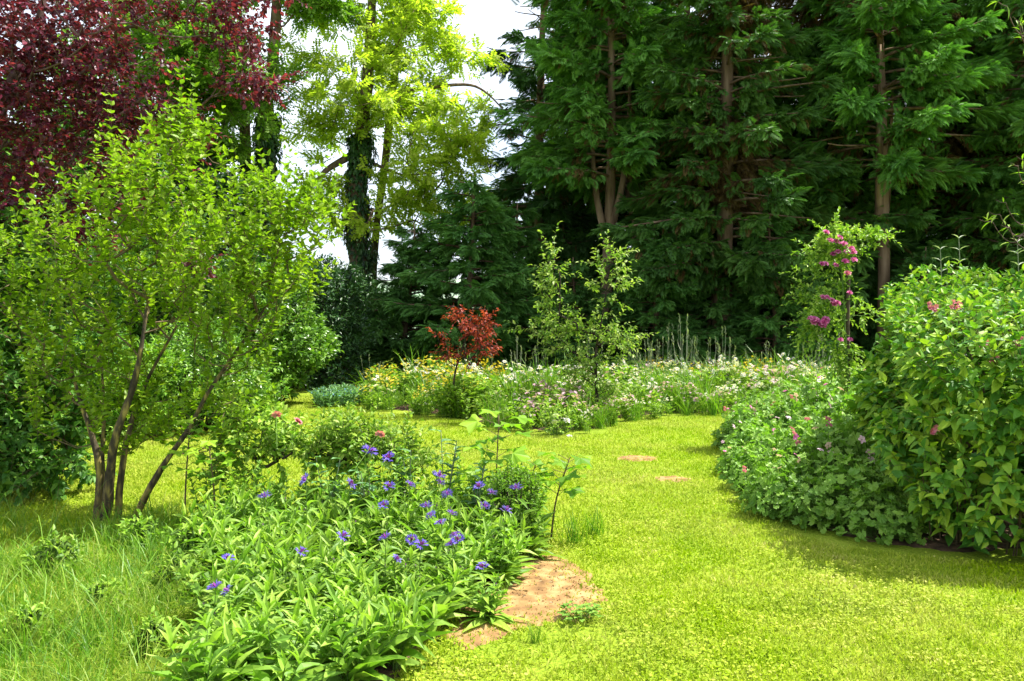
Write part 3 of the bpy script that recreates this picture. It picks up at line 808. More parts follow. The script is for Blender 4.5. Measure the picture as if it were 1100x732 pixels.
rng = np.random.default_rng(41)
Yl = 24.0
def dead_limbs(tb, loc):
    for pts, r0 in [([(376, 168, Yl), (352, 182, Yl - .4), (338, 196, Yl - .6), (316, 204, Yl - 1)], 0.13),
                    ([(402, 104, Yl), (450, 96, Yl - .5), (498, 91, Yl - .8), (520, 98, Yl - .8), (540, 117, Yl - .8)], 0.07),
                    ([(392, 172, Yl), (420, 184, Yl - .5), (436, 188, Yl - .8), (470, 186, Yl - 1)], 0.06)]:
        q = smooth_path([P3(*p) - loc for p in pts], 4)
        tube(tb, q, np.linspace(r0, 0.02, len(q)), 6)
broadleaf('locust_tree', 'tall golden locust tree with an ivy-clad trunk left of the sky gap', 'tree', rng,
          [P3(388, 345 + FOC * EYE / Yl, Yl), P3(386, 300, Yl), P3(384, 200, Yl), P3(394, 90, Yl), P3(402, -40, Yl), P3(408, -150, Yl)],
          [E(425, 45, Yl, 1.6, .55, w=.8), E(440, 12, Yl, 1.3, .45, w=.5), E(405, 85, Yl - .5, 1.7, .35, w=.8), E(410, 118, Yl - .8, 1.9, .40, w=1.0), E(455, 152, Yl - 1, 1.5, 0.32, w=.7), E(345, 141, Yl - .5, 1.5, .16, w=.4), E(450, 185, Yl - 1, 1.7, 0.30, w=.7), E(492, 165, Yl - 1, 1.0, .4, w=.4), E(488, 205, Yl - .5, .8, .3, w=.2), E(345, 200, Yl - .5, .9, .3, w=.2), E(335, 235, Yl - .5, .8, .25, w=.16), E(478, 240, Yl - .5, .8, .3, w=.16), E(520, 60, Yl, .5, .25, w=.06), E(515, 140, Yl, .6, .25, w=.1), E(502, 118, Yl - .6, .7, .22, w=.16), E(492, 70, Yl, .7, .4, w=.16), E(330, 60, Yl, .9, .5, w=.18), E(325, 100, Yl, .7, .3, w=.1), E(415, 240, Yl - 1, .9, .3, w=.16),
           E(440, 215, Yl - 1, 1.2, 0.22, w=.35), E(340, 18, Yl, 1.2, 0.35, w=.4), E(420, -70, Yl, 2.4, 1.3, w=1.0), E(478, 112, Yl - 1, 0.6, 0.2, w=.14), E(478, 30, Yl, .6, .5, w=.14), E(365, 222, Yl, 0.7, 0.3, w=.12), E(350, 172, Yl - .4, .9, .18, w=.12)],
          340, LFROND, M_LOCUST, M_BARK, nsh=3, lsh=0.55, nl=6, size=0.38, rtip=0.006, rbase=0.30, ivy=(0.2, 7.2, 5200, 0.42), first=4, extra=dead_limbs, step=0.6)
rng = np.random.default_rng(42)
broadleaf('locust_tree', 'thin leaning bare stem of a young locust beside the ivy-clad trunk', 'tree', rng,
          [P3(398, 345 + FOC * EYE / 25., 25.), P3(403, 260, 25.), P3(413, 180, 25.), P3(424, 80, 25.), P3(436, -20, 25.)],
          [E(440, 20, 25, 1.2, 1.4), E(450, -60, 25, 1.3, 1.4)], 60, LFROND, M_LOCUST, M_BARK, nsh=3, lsh=0.6, nl=6, size=0.42, rtip=0.006, rbase=0.12, first=5, step=0.6)
rng = np.random.default_rng(43)
broadleaf('ivy_clad_tree', 'green tree with a thick ivy-clad trunk behind the lime shrub', 'tree', rng,
          [P3(288, 345 + FOC * EYE / 23., 23.), P3(287, 250, 23.), P3(286, 130, 23.), P3(296, 30, 23.), P3(300, -120, 23.)],
          [E(240, 90, 22, 1.9, 1.3, w=1), E(190, 60, 22, 1.8, 1.8, w=1), E(300, -40, 23, 2.2, 1.0, w=.8), E(340, 12, 23, 1.0, .3, w=.14), E(215, 160, 22, 1.2, .8, w=.5)],
          260, LFROND, M_MIDGREEN, M_BARK, nsh=4, lsh=0.6, nl=6, size=0.40, rtip=0.007, rbase=0.26, ivy=(0.2, 7.6, 4200, 0.36), first=5, step=0.6)
rng = np.random.default_rng(44)
broadleaf('ivy_clad_tree', 'slim dark trunk with ivy standing left of the thicker ivy-clad one', 'tree', rng,
          [P3(266, 345 + FOC * EYE / 24., 24.), P3(265, 250, 24.), P3(262, 110, 24.), P3(258, 10, 24.), P3(250, -100, 24.)],
          [E(200, 0, 24, 2.0, 1.4), E(130, 60, 24, 2.2, 2.2), E(110, 160, 23, 2.0, 1.6)], 200, LFROND, M_MIDGREEN, M_BARK, nsh=3, lsh=0.6, nl=6, size=0.42, rtip=0.007, rbase=0.16, ivy=(0.2, 6.6, 2000, 0.22), first=5, step=0.6)

# ------------------------------------------------------------------ purple-leaved tree at upper left
rng = np.random.default_rng(51)
Yp = 8.6
purp = [E(40, 160, Yp, 1.0, 1.0, 1.3, 2.2), E(-20, 60, Yp, 1.4, 1.4, 1.4, 1.4), E(20, 40, Yp, .9, .6, 1, .8), E(95, 40, Yp - .3, 0.9, 0.6, 1.1, .65), E(185, 10, Yp - .3, 0.7, 0.32, .8, .28), E(258, 26, Yp - .2, 0.38, 0.36, .5, .26), E(250, -40, Yp, .8, .4, .8, .35),
        E(275, 85, Yp - .2, 0.22, 0.16, .3, .10), E(120, 110, Yp, .4, .4, .6, .2), E(200, 140, Yp, 0.14, .4, .2, .09), E(135, 195, Yp, .14, .4, .2, .09), E(160, 120, Yp - .4, .3, .3, .3, .1), E(255, 90, Yp, .2, .2, .2, .06), E(40, 255, Yp, 0.7, 0.35, .8, .4), E(205, 280, Yp - .8, .1, .1, .1, .03), E(40, -80, Yp, 1.8, .9, 1.6, .8)]
broadleaf('purple_leaf_tree', 'purple-leaved tree overhanging the upper left corner', 'tree', rng,
          [(gx(-75, Yp), Yp + .3, 0), (gx(-70, Yp), Yp + .2, 1.2), (gx(-40, Yp), Yp, 2.4), (gx(-5, Yp), Yp - .1, 3.6), (gx(40, Yp), Yp, 4.8), (gx(60, Yp), Yp, 5.8)],
          purp, 820, ROUND, M_PURPLE, M_TWIG_PURPLE, nsh=4, lsh=0.30, nl=8, size=0.062, rtip=0.003, rbase=0.11, first=2, step=0.3, droop=0.35)

LIMELEAF = t_leaf([(0.12, 0.20), (0.40, 0.31), (0.72, 0.2)], fold=0.2, droop=0.2)
# ------------------------------------------------------------------ lime green multi-stemmed shrub at left
rng = np.random.default_rng(52)
Ys = 6.4
SH = thing('lime_shrub', 'lime green multi-stemmed shrub with lichen-covered stems at left', 'shrub', P3(120, 560, Ys) * (1, 1, 0))
loc = np.array(SH.location)
stems = [([(104, 562, Ys), (107, 510, Ys), (100, 472, Ys), (88, 436, Ys + .1), (76, 395, Ys + .2)], 0.030),
         ([(112, 566, Ys), (118, 510, Ys - .05), (124, 470, Ys - .1), (140, 425, Ys - .1), (150, 385, Ys - .1), (158, 330, Ys)], 0.038),
         ([(126, 560, Ys + .08), (131, 505, Ys + .1), (142, 450, Ys + .2), (160, 405, Ys + .3), (190, 350, Ys + .3)], 0.026),
         ([(140, 566, Ys - .1), (158, 530, Ys - .1), (178, 496, Ys - .1), (202, 462, Ys), (226, 418, Ys), (262, 366, Ys + .1), (285, 330, Ys + .1)], 0.026),
         ([(116, 556, Ys + .1), (110, 500, Ys + .2), (112, 440, Ys + .4), (108, 380, Ys + .5)], 0.022)]
ells = [E(215, 250, Ys + .1, 0.85, 0.85, .8, 1.4), E(120, 290, Ys + .3, 0.75, 0.75, .8, .9), E(300, 270, Ys, 0.45, 0.55, .5, .55), E(165, 190, Ys + .2, 0.5, 0.45, .5, .5), E(110, 380, Ys + .3, .55, .45, .6, .35),
        E(255, 350, Ys, .45, .4, .4, .3), E(325, 240, Ys, .28, .3, .3, .2), E(60, 330, Ys + .4, .5, .6, .5, .4), E(200, 425, Ys + .2, .5, .25, .4, .25), E(60, 420, Ys + .5, .55, .35, .5, .35), E(150, 455, Ys + .3, .4, .2, .4, .14), E(20, 300, Ys + .4, .45, .5, .5, .35), E(120, 455, Ys + .2, .5, .28, .3, .28), E(245, 445, Ys, .35, .28, .3, .22), E(250, 300, Ys - .3, .5, .5, .3, .4), E(195, 155, Ys + .2, .2, .25, .2, .14)]
att = in_ellipsoids(rng, 600, ells) - loc
stem_nodes = []; br = Buf()
paths = []
for pts, r0 in stems:
    q = smooth_path([P3(*p) - loc for p in pts], 4); q[0, 2] = -0.02
    paths.append(q)
who = np.argmin(np.stack([np.min(np.linalg.norm(att[:, None] - q[None, len(q) // 2:], axis=2), axis=1) for q in paths]), axis=0)
lb = Buf()
for i, q in enumerate(paths):
    a = att[who == i]
    sb = Buf()
    r = np.linspace(stems[i][1] * 1.15, stems[i][1] * 0.35, len(q))
    tube(sb, q, r, 9, 0, rng, 0.10)
    st = sb.build('stem', M_BARK_LIGHT, SH, smooth=True)
    if len(a):
        sk = colonize(rng, q, a, 0.22, 0.0022, up_pen=1.6, first=len(q) // 3)
        emit_branches(br, sk, 4, rmax=stems[i][1] * 0.55)
        nodes, par, _, tips, _ = sk; n = len(tips)
        d0 = nrm(nodes[tips] - nodes[par[tips]])
        Pp = np.repeat(nodes[tips], 2, 0); Dd = np.repeat(d0, 2, 0) * 0.4 + randvec(rng, n * 2) * 0.42 + (0, 0, 0.85)
        shoots(lb, br, rng, Pp - Dd * 0.05, Dd, rng.uniform(0.14, 0.30, n * 2) * np.where(rng.random(n * 2) < .3, 1.9, 1.0), 12, LIMELEAF, 0.070, splay=62, droop=0.1, r=0.0018, opposite=True)
br.build('branches', M_TWIG, SH)
lb.build('foliage', M_LIME, SH)

# ------------------------------------------------------------------ other shrubs
rng = np.random.default_rng(53)
broadleaf('dark_shrub', 'dark green leafy shrub at the left edge beside the lime shrub', 'shrub', rng,
          [(gx(60, 7.6), 7.6, 0), (gx(50, 7.6), 7.6, .6), (gx(28, 7.6), 7.7, 1.1), (gx(5, 7.6), 7.8, 1.7)],
          [E(0, 400, 7.6, 0.62, 0.6, .7, 1), E(10, 280, 8.0, .6, .5, .5, .7), E(20, 480, 7.5, 0.5, .42, .6, .7), E(-50, 350, 7.8, .8, .8, .8, 1), E(55, 455, 7.7, .4, .35, .4, .5), E(30, 515, 7.2, .5, .22, .4, .5), E(80, 400, 7.8, .4, .4, .4, .5), E(20, 330, 8.2, .6, .5, .5, .5)],
          560, BROAD, M_DARKSHRUB, M_TWIG, nsh=3, lsh=0.26, nl=8, size=0.095, rtip=0.0025, rbase=0.03, first=2, step=0.22)

def bush(name, label, cat, rng, centre, R, nshoot, leaf, size, mleaf, mtwig, lsh=0.25, nl=9, up=0.5, lump=0.12, zmin=0.1, opposite=False, inner=0.5, zflat=None, droop=0.15, splay=55, group=None):
    """dense rounded bush: stems from the ground and leafy shoots over a lumpy dome"""
    loc = np.array((centre[0], centre[1], 0.0)); cz = centre[2]
    t = thing(name, label, cat, loc, group=group)
    d = randvec(rng, nshoot * 2); 
    ph = rng.random(8) * 6.28
    lum = 1 + lump * (np.sin(d[:, 0] * 5 + ph[0]) * np.sin(d[:, 1] * 5 + ph[1]) + np.sin(d[:, 2] * 6 + ph[2]) + 0.6 * np.sin(d[:, 0] * 11 + ph[3]) * np.sin(d[:, 2] * 10 + ph[4]))
    depth = np.where(rng.random(len(d)) < inner, rng.uniform(0.6, 0.97, len(d)), 1.0)
    p = d * np.array(R) * (lum * depth)[:, None] + (0, 0, cz)
    if zflat is not None: p[:, 2] = np.where(p[:, 2] > zflat, zflat + 0.25 * (p[:, 2] - zflat), p[:, 2])
    k = p[:, 2] > zmin
    p, d, depth = p[k][:nshoot], d[k][:nshoot], depth[k][:nshoot]
    D = d * 0.6 + (0, 0, up) + rng.normal(0, 0.28, p.shape)
    Ls = lsh * rng.uniform(0.6, 1.3, len(p))
    sb = Buf()
    st = p - nrm(D) * Ls[:, None] * 0.8
    # main stems
    nb = 40
    ang = rng.random(nb) * 6.28
    for i in range(nb):
        q = p[rng.integers(len(p))] * 0.9
        f = np.array((q[0] * 0.25, q[1] * 0.25, 0.0))
        sticks(sb, [f, (f + q) / 2 + (0, 0, .1)], [(f + q) / 2 + (0, 0, .1), q], [0.012, 0.009], [0.009, 0.004], 5)
    lb = Buf()
    shoots(lb, sb, rng, st, D, Ls, nl, leaf, size, opposite=opposite, droop=droop, splay=splay)
    lb.build('foliage', mleaf, t)
    sb.build('stems', mtwig, t)
    return t
rng = np.random.default_rng(54)
bush('rounded_bush', 'rounded glossy green bush behind the lime shrub beside the back lawn', 'bush', rng, (gx(285, 15.2), 15.2, 1.25), (1.15, 1.0, 1.3), 1500, BROAD, 0.12, M_LAUREL, M_TWIG_DARK, lsh=0.3, nl=9)
bush('dark_bush', 'dark evergreen bush behind the rounded glossy bush', 'bush', rng, (gx(330, 19.0), 19.0, 1.5), (1.5, 1.2, 1.8), 1500, OVATE, 0.13, M_IVY, M_TWIG_DARK, lsh=0.35, nl=9)
bush('dark_bush', 'dark evergreen bush filling the back left behind the lime shrub', 'bush', rng, (gx(170, 16.5), 16.5, 1.6), (2.3, 1.3, 1.9), 2200, OVATE, 0.13, M_DARKSHRUB, M_TWIG_DARK, lsh=0.35, nl=9)
bush('dark_bush', 'dark evergreen bush at the far left behind the dark leafy shrub', 'bush', rng, (gx(20, 14.5), 14.5, 1.8), (2.2, 1.4, 2.2), 2200, OVATE, 0.13, M_DARKSHRUB, M_TWIG_DARK, lsh=0.35, nl=9)
bush('tall_dark_hedge', 'tall dark evergreen hedge tree at the back left behind the purple-leaved tree', 'hedge', rng, (gx(40, 19.5), 19.5, 3.4), (3.6, 1.5, 4.2), 3000, BROAD, 0.20, M_DARKSHRUB, M_TWIG_DARK, lsh=0.5, nl=9)
bush('tall_dark_hedge', 'tall dark evergreen hedge tree behind the middle of the lime shrub', 'hedge', rng, (gx(205, 21.0), 21.0, 2.6), (2.3, 1.4, 3.0), 2400, BROAD, 0.20, M_IVY, M_TWIG_DARK, lsh=0.5, nl=9)
bush('low_bush', 'smaller low green bush left of centre under the lime shrub', 'bush', rng, (gx(120, 11.0), 11.0, 0.6), (0.95, .6, .8), 900, OVATE, 0.085, M_GERANIUM, M_TWIG_DARK, lsh=0.24, nl=9)
bush('low_bush', 'low green bush under the lime shrub at the lawn back', 'bush', rng, (gx(212, 11.6), 11.6, 0.6), (1.1, .7, .9), 1000, OVATE, 0.09, M_LAUREL, M_TWIG_DARK, lsh=0.22, nl=9)
# ------------------------------------------------------------------ flowers as small meshes
PETAL = t_diamond(0.42, 0.08, 0.15)
PETALN = t_diamond(0.26, 0.06, 0.05)

CORNLEAF = t_leaf([(0.10, 0.05), (0.35, 0.13), (0.62, 0.115), (0.85, 0.05)], fold=0.25, droop=0.50, wave=0.012)
def cornflower_head(rng, size=0.052):
    """spidery outer florets, darker centre, scaly green cup below"""
    b = Buf()
    n = 9
    a = np.arange(n) / n * 6.28 + rng.normal(0, 0.1, n)
    out = np.c_[np.cos(a), np.sin(a), 0.55 + rng.normal(0, 0.45, n)]
    sticks(b, np.zeros((n, 3)), nrm(out) * size * 0.55, 0.0011, 0.0016, 3, 0)
    for s in (-0.55, 0.0, 0.55):
        o = np.c_[np.cos(a + s), np.sin(a + s), 0.5 + rng.normal(0, 0.5, n)]
        scatter(b, PETAL, nrm(out) * size * 0.5, o, np.tile((0, 0, 1.0), (n, 1)), size * 0.62, 0)
    m = 14
    c = np.c_[rng.normal(0, 0.35, (m, 2)), np.ones(m)]
    scatter(b, PETALN, np.c_[rng.normal(0, 0.004, (m, 2)), np.zeros(m)], c, rng.normal(size=(m, 3)), size * rng.uniform(.55, .95, m), 1)
    k = np.linspace(0, 1, 6)
    tube(b, np.c_[k * 0, k * 0, -0.022 + 0.024 * k], 0.0075 * np.sin(0.35 + 2.2 * k), 7, 2)
    return b

def disc_head(rng, size, n, mp, mc, centre=0.3, lift=0.12, tpl=PETAL):
    b = Buf()
    a = np.arange(n) / n * 6.28
    o = np.c_[np.cos(a), np.sin(a), np.full(n, lift)]
    scatter(b, tpl, o * size * 0.1, o, np.tile((0, 0, 1.0), (n, 1)), size * 0.9, mp)
    if mc is not None:
        k = np.linspace(0, 1, 4)
        tube(b, np.c_[k * 0, k * 0, k * size * 0.22], size * centre * np.cos(k * 1.35), 7, mc)
    return b

def rose_head(rng, size=0.045):
    b = Buf()
    for ring, (n, up, s) in enumerate([(6, 0.15, 1.0), (6, 0.6, 0.85), (5, 1.2, 0.65), (4, 2.5, 0.5)]):
        a = np.arange(n) / n * 6.28 + ring * 0.5 + rng.normal(0, 0.1, n)
        o = np.c_[np.cos(a), np.sin(a), np.full(n, up)]
        scatter(b, ROUND, np.zeros((n, 3)), o, np.c_[-np.cos(a), -np.sin(a), np.ones(n)], size * s)
    return b

# ------------------------------------------------------------------ cornflower bed
def cornflower(rng, heads, height, label, nst=7, nbasal=9, spread=0.16):
    """clump of leafy stems; heads = number of open flowers"""
    t = thing('cornflower_plant', label, 'flower', group='blue cornflower plants in the bed')
    sb, lb = Buf(), Buf()
    tops, buds = [], []
    for i in range(nst):
        a = rng.random() * 6.28; sp = spread * rng.uniform(0.3, 1.1)
        h = height * (1.0 if i < heads else rng.uniform(0.4, 0.64))
        if i < heads: sp *= 0.5
        p = np.array([(0.02 * math.cos(a), 0.02 * math.sin(a), 0), (sp * .5 * math.cos(a), sp * .5 * math.sin(a), h * .55), (sp * math.cos(a), sp * math.sin(a), h)])
        q = smooth_path(p, 4)
        tube(sb, q, np.linspace(0.0038, 0.0022, len(q)), 5)
        n = int(8 + h * 13)
        tt = np.linspace(0.12, 0.84 if i < heads else 0.95, n)
        pos = np.stack([np.interp(tt, np.linspace(0, 1, len(q)), q[:, k]) for k in range(3)], 1)
        an = np.arange(n) * 2.4 + rng.random() * 6
        el = rng.uniform(0.0, 1.7, n)
        d = np.c_[np.cos(an), np.sin(an), el]
        scatter(lb, CORNLEAF, pos, d, np.c_[rng.normal(0, 0.4, (n, 2)), np.ones(n)], (0.18 - 0.09 * tt) * rng.uniform(0.6, 1.25, n))
        if i >= heads:
            buds.append(q[-1] + (0, 0, .03))
            m = 3; an = np.arange(m) * 2.1 + rng.random() * 6
            scatter(lb, CORNLEAF, np.tile(q[-1], (m, 1)), np.c_[np.cos(an) * .5, np.sin(an) * .5, rng.uniform(.6, 2, m)], np.tile((0, 0, 1.0), (m, 1)) + rng.normal(0, .4, (m, 3)), 0.085 * rng.uniform(.6, 1.2, m))
        else: tops.append((q[-1], q[-1] - q[-2]))
    n = nbasal; an = np.arange(n) * 2.4
    scatter(lb, CORNLEAF, np.tile((0, 0, 0.01), (n, 1)), np.c_[np.cos(an), np.sin(an), rng.uniform(0.5, 2.0, n)], np.tile((0, 0, 1.0), (n, 1)) + rng.normal(0, .25, (n, 3)), rng.uniform(0.2, 0.33, n))
    lb.build('foliage', M_CORN, t)
    sb.build('stems', M_STEM, t)
    for p, d in tops:
        f = cornflower_head(rng).build('flower_head', [M_BLUE, M_PURPLEPET, M_STEM], t)
        f.location = p
        f.rotation_euler = (rng.normal(0.35, 0.4), rng.normal(0, 0.5), rng.random() * 6)
    for p in (buds[:2] if heads else []):
        k = np.linspace(0, 1, 6); bb = Buf()
        tube(bb, np.c_[k * 0, k * 0, .026 * k], .0085 * np.sin(.3 + 2.5 * k), 7, 0)
        scatter(bb, PETALN, np.tile((0, 0, .022), (5, 1)), np.c_[rng.normal(0, .4, (5, 2)), np.ones(5)], rng.normal(size=(5, 3)), .016, 1)
        o = bb.build('flower_bud', [M_STEM, M_PURPLEPET], t); o.location = p
    t['top'] = tuple(float(v) for v in tops[0][0]) if tops else (0, 0, 0)
    return t

rng = np.random.default_rng(61)
FL = [(284.6, 538), (329, 520), (323, 598), (244, 605), (231.6, 636), (246, 640), (368, 581), (418, 496), (395.6, 489.5), (375, 524.7), (418, 527), (440, 525), (470.8, 516), (481, 536), (515, 527), (528, 534), (554.5, 529),
      (520, 548.6), (543.6, 552.7), (484.5, 556.5), (458, 548.6), (464, 559), (474, 566.7), (412.7, 547), (414.4, 582.8), (441.7, 584.5), (452, 590), (489.6, 580), (486, 590), (424, 605.7), (518.6, 613.5), (472, 523), (492, 585)]
def yflower(y): return float(np.interp(y, [490, 530, 555, 585, 610, 640], [5.7, 5.25, 4.85, 4.4, 4.2, 3.75]))
protos = [cornflower(rng, 1, 0.50 + 0.04 * i, '') for i in range(4)]
tops = [np.array(p['top']) for p in protos]
for p in protos: del p['top']
used = set()
where_lab = []
def bed_label(px, py):
    row = 'front' if py > 595 else 'middle' if py > 540 else 'back'
    side = 'at the left end' if px < 260 else 'left of centre' if px < 380 else 'in the middle' if px < 465 else 'near the lawn'
    return row, side
zones = {}
for px, py in sorted(FL): zones.setdefault(bed_label(px, py), []).append((px, py))
RANK = ['leftmost', 'second from left', 'third from left', 'fourth from left', 'fifth from left', 'sixth from left', 'seventh from left', 'eighth from left', 'ninth from left']
for i, (px, py) in enumerate(FL):
    k = i % 4
    Y = yflower(py) + rng.normal(0, 0.05)
    tgt = P3(px, py, Y) + (0, 0, .022)
    s = float(np.clip(tgt[2] / tops[k][2], 0.45, 1.35)); sxy = max(0.8, s)
    rz = rng.random() * 6.28
    o = tops[k]
    off = np.array((math.cos(rz) * o[0] - math.sin(rz) * o[1], math.sin(rz) * o[0] + math.cos(rz) * o[1])) * sxy
    z = zones[bed_label(px, py)]; row, side = bed_label(px, py)
    place(protos[k], used, (tgt[0] - off[0], tgt[1] - off[1], 0), rz, f'blue cornflower in bloom, {RANK[z.index((px, py))]} in the {row} row {side}', (sxy, sxy, s))
leafy = [cornflower(rng, 0, 0.34 + 0.05 * i, '', nst=9, nbasal=14, spread=0.2) for i in range(3)]
used2 = set()
for p in leafy:
    if 'top' in p: del p['top']
pts = []
tries = 0
while len(pts) < 58 and tries < 6000:
    tries += 1
    x, y = rng.uniform(-2.2, 0.1), rng.uniform(3.25, 6.3)
    if not inpoly(np.array(x), np.array(y), BED_L): continue
    if min([math.hypot(x - a, y - c) for a, c in pts] + [9]) < 0.24: continue
    pts.append((x, y))
for i, (x, y) in enumerate(pts):
    lim = 9.0                                            # keep clear of the blooms that stand behind
    for fx, fy in FL:
        Yf = yflower(fy)
        if Yf > y and abs(fx - (550 + x / y * FOC)) < 0.27 * FOC / y: lim = min(lim, EYE - (fy - HZ) / FOC * y)
    hz_ = min(float(rng.uniform(0.8, 1.15)) * 0.42, max(0.18, lim - 0.02))
    pl = place(leafy[i % 3], used2, (x, y, 0), rng.random() * 6.28, 'leafy cornflower clump without open flowers filling the bed', (1.0, 1.0, hz_ / (0.34 + 0.05 * (i % 3)) / 0.84))
    pl['group'] = 'flowerless cornflower clumps in the bed'

# ------------------------------------------------------------------ other plants of the left bed
def palmate():
    """large lobed leaf"""
    v = [(0, 0, 0)]; n = 25
    for i in range(n):
        a = -2.5 + 5.0 * i / (n - 1)
        r = 0.62 * (0.70 + 0.30 * math.cos(a * 3.6) ** 2) * (1 - 0.10 * abs(a))
        v.append((math.sin(a) * r, 0.38 + math.cos(a) * r, 0.10 * math.cos(a * 3.6) - 0.22 * r * r))
    v[0] = (0, 0.30, 0.0)
    t = [(0, i + 1, i) for i in range(1, n)]
    return np.array(v, float), np.array(t)
PALM = palmate()
def sapling(label, base, tip, rng, nleaf, size, lean=0.0, group='broad-leaved saplings in the bed', mat=None):
    t = thing('sapling', label, 'sapling', (base[0], base[1], 0), group=group)
    tip = np.array(tip) - (base[0], base[1], 0)
    sb, lb = Buf(), Buf()
    q = smooth_path([(0, 0, 0), (tip[0] * .3, tip[1] * .3, tip[2] * .5), tuple(tip)], 5)
    tube(sb, q, np.linspace(0.008, 0.004, len(q)), 6)
    tt = np.linspace(0.45, 1.0, nleaf) ** 0.8
    pos = np.stack([np.interp(tt, np.linspace(0, 1, len(q)), q[:, k]) for k in range(3)], 1)
    an = np.arange(nleaf) * 2.4 + rng.random() * 6
    d = np.c_[np.cos(an), np.sin(an), 0.45 + rng.normal(0, .15, nleaf)]
    e = pos + nrm(d) * size * 0.55
    sticks(sb, pos, e, 0.0025, 0.0018, 4)
    d2 = d.copy(); d2[:, 2] = rng.normal(-0.05, 0.2, nleaf)
    scatter(lb, PALM, e, d2, np.c_[rng.normal(0, .25, (nleaf, 2)), np.ones(nleaf)], size * rng.uniform(0.7, 1.15, nleaf))
    lb.build('foliage', mat or M_SAPLING, t); sb.build('stem', M_TWIG, t, smooth=True)
    return t
rng = np.random.default_rng(62)
sapling('broad-leaved sapling with a flat lobed leaf tuft, standing in front of the far white flowers', (gx(532, 5.9), 5.9), P3(536, 446, 5.9), rng, 17, 0.20)
sapling('broad-leaved sapling leaning out over the lawn behind the cornflowers', (gx(592, 5.75), 5.8), P3(612, 492, 5.7), rng, 16, 0.165)
sapling('small broad-leaved sapling left of the one leaning over the lawn', (gx(560, 5.9), 5.9), P3(575, 500, 5.8), rng, 13, 0.14)
sapling('dark broad-leaved sapling between the lime shrub and the little rose bush', (gx(232, 6.0), 6.0), P3(224, 475, 6.0), rng, 17, 0.15)
sapling('broad-leaved sapling close against the leaning lichen-covered stem', (gx(198, 6.1), 6.1), P3(205, 450, 6.1), rng, 15, 0.14)

rng = np.random.default_rng(63)
R = thing('rose_bush', 'small thin-stemmed rose bush with pink flowers behind the cornflowers', 'rose bush', (gx(272, 6.35), 6.35, 0), group=None)
loc = np.array(R.location); b, lb = Buf(), Buf()
att = in_ellipsoids(rng, 140, [E(290, 470, 6.3, .26, .2, .25, 1), E(250, 500, 6.3, .22, .2, .2, .5), E(330, 480, 6.2, .25, .16, .25, .7), E(370, 490, 6.0, .2, .14, .2, .4)]) - loc
sk = colonize(rng, smooth_path([(0, 0, 0), (0.02, 0, .25), (.05, 0, .5)], 4), att, 0.15, 0.0022, first=2)
tube(b, sk[0][:sk[4]], 0.010, 6); emit_branches(b, sk, 4)
tp = sk[0][sk[3]]
shoots(lb, b, rng, np.repeat(tp, 2, 0), randvec(rng, len(tp) * 2) + (0, 0, .6), 0.14, 8, BROAD, 0.062, r=0.0015)
b.build('stems', M_TWIG_DARK, R); lb.build('foliage', M_ROSE, R)
for px, py, Y in [(297, 446, 5.75), (320, 453, 5.75), (408, 467, 5.7)]:
    f = rose_head(rng, 0.042).build('flower', M_PINK, R); f.location = P3(px, py, Y) - loc; f.rotation_euler = (0.7, 0.2, rng.random() * 6)
    st = Buf(); sticks(st, [np.zeros(3)], [np.array((0.02, 0.15, -0.36))], 0.0016, 0.002, 4)
    st.build('flower_stalk', M_STEM, f)

R2 = thing('rose_bush', 'leafy rose bush without flowers right of the small pink-flowered one', 'rose bush', (gx(395, 6.2), 6.2, 0))
loc = np.array(R2.location); b, lb = Buf(), Buf()
att = in_ellipsoids(rng, 120, [E(375, 470, 6.1, .24, .18, .25, 1), E(415, 480, 6.1, .24, .16, .25, .9), E(440, 500, 6.1, .2, .14, .2, .5), E(345, 490, 6.1, .2, .16, .2, .5)]) - loc
sk = colonize(rng, smooth_path([(0, 0, 0), (0.02, 0, .2), (.0, 0, .4)], 4), att, 0.15, 0.002, first=2)
tube(b, sk[0][:sk[4]], 0.009, 6); emit_branches(b, sk, 4)
tp = sk[0][sk[3]]
shoots(lb, b, rng, np.repeat(tp, 3, 0), randvec(rng, len(tp) * 3) + (0, 0, .8), 0.17, 8, OVATE, 0.06, r=0.0015)
b.build('stems', M_TWIG_DARK, R2); lb.build('foliage', M_ROSE, R2)

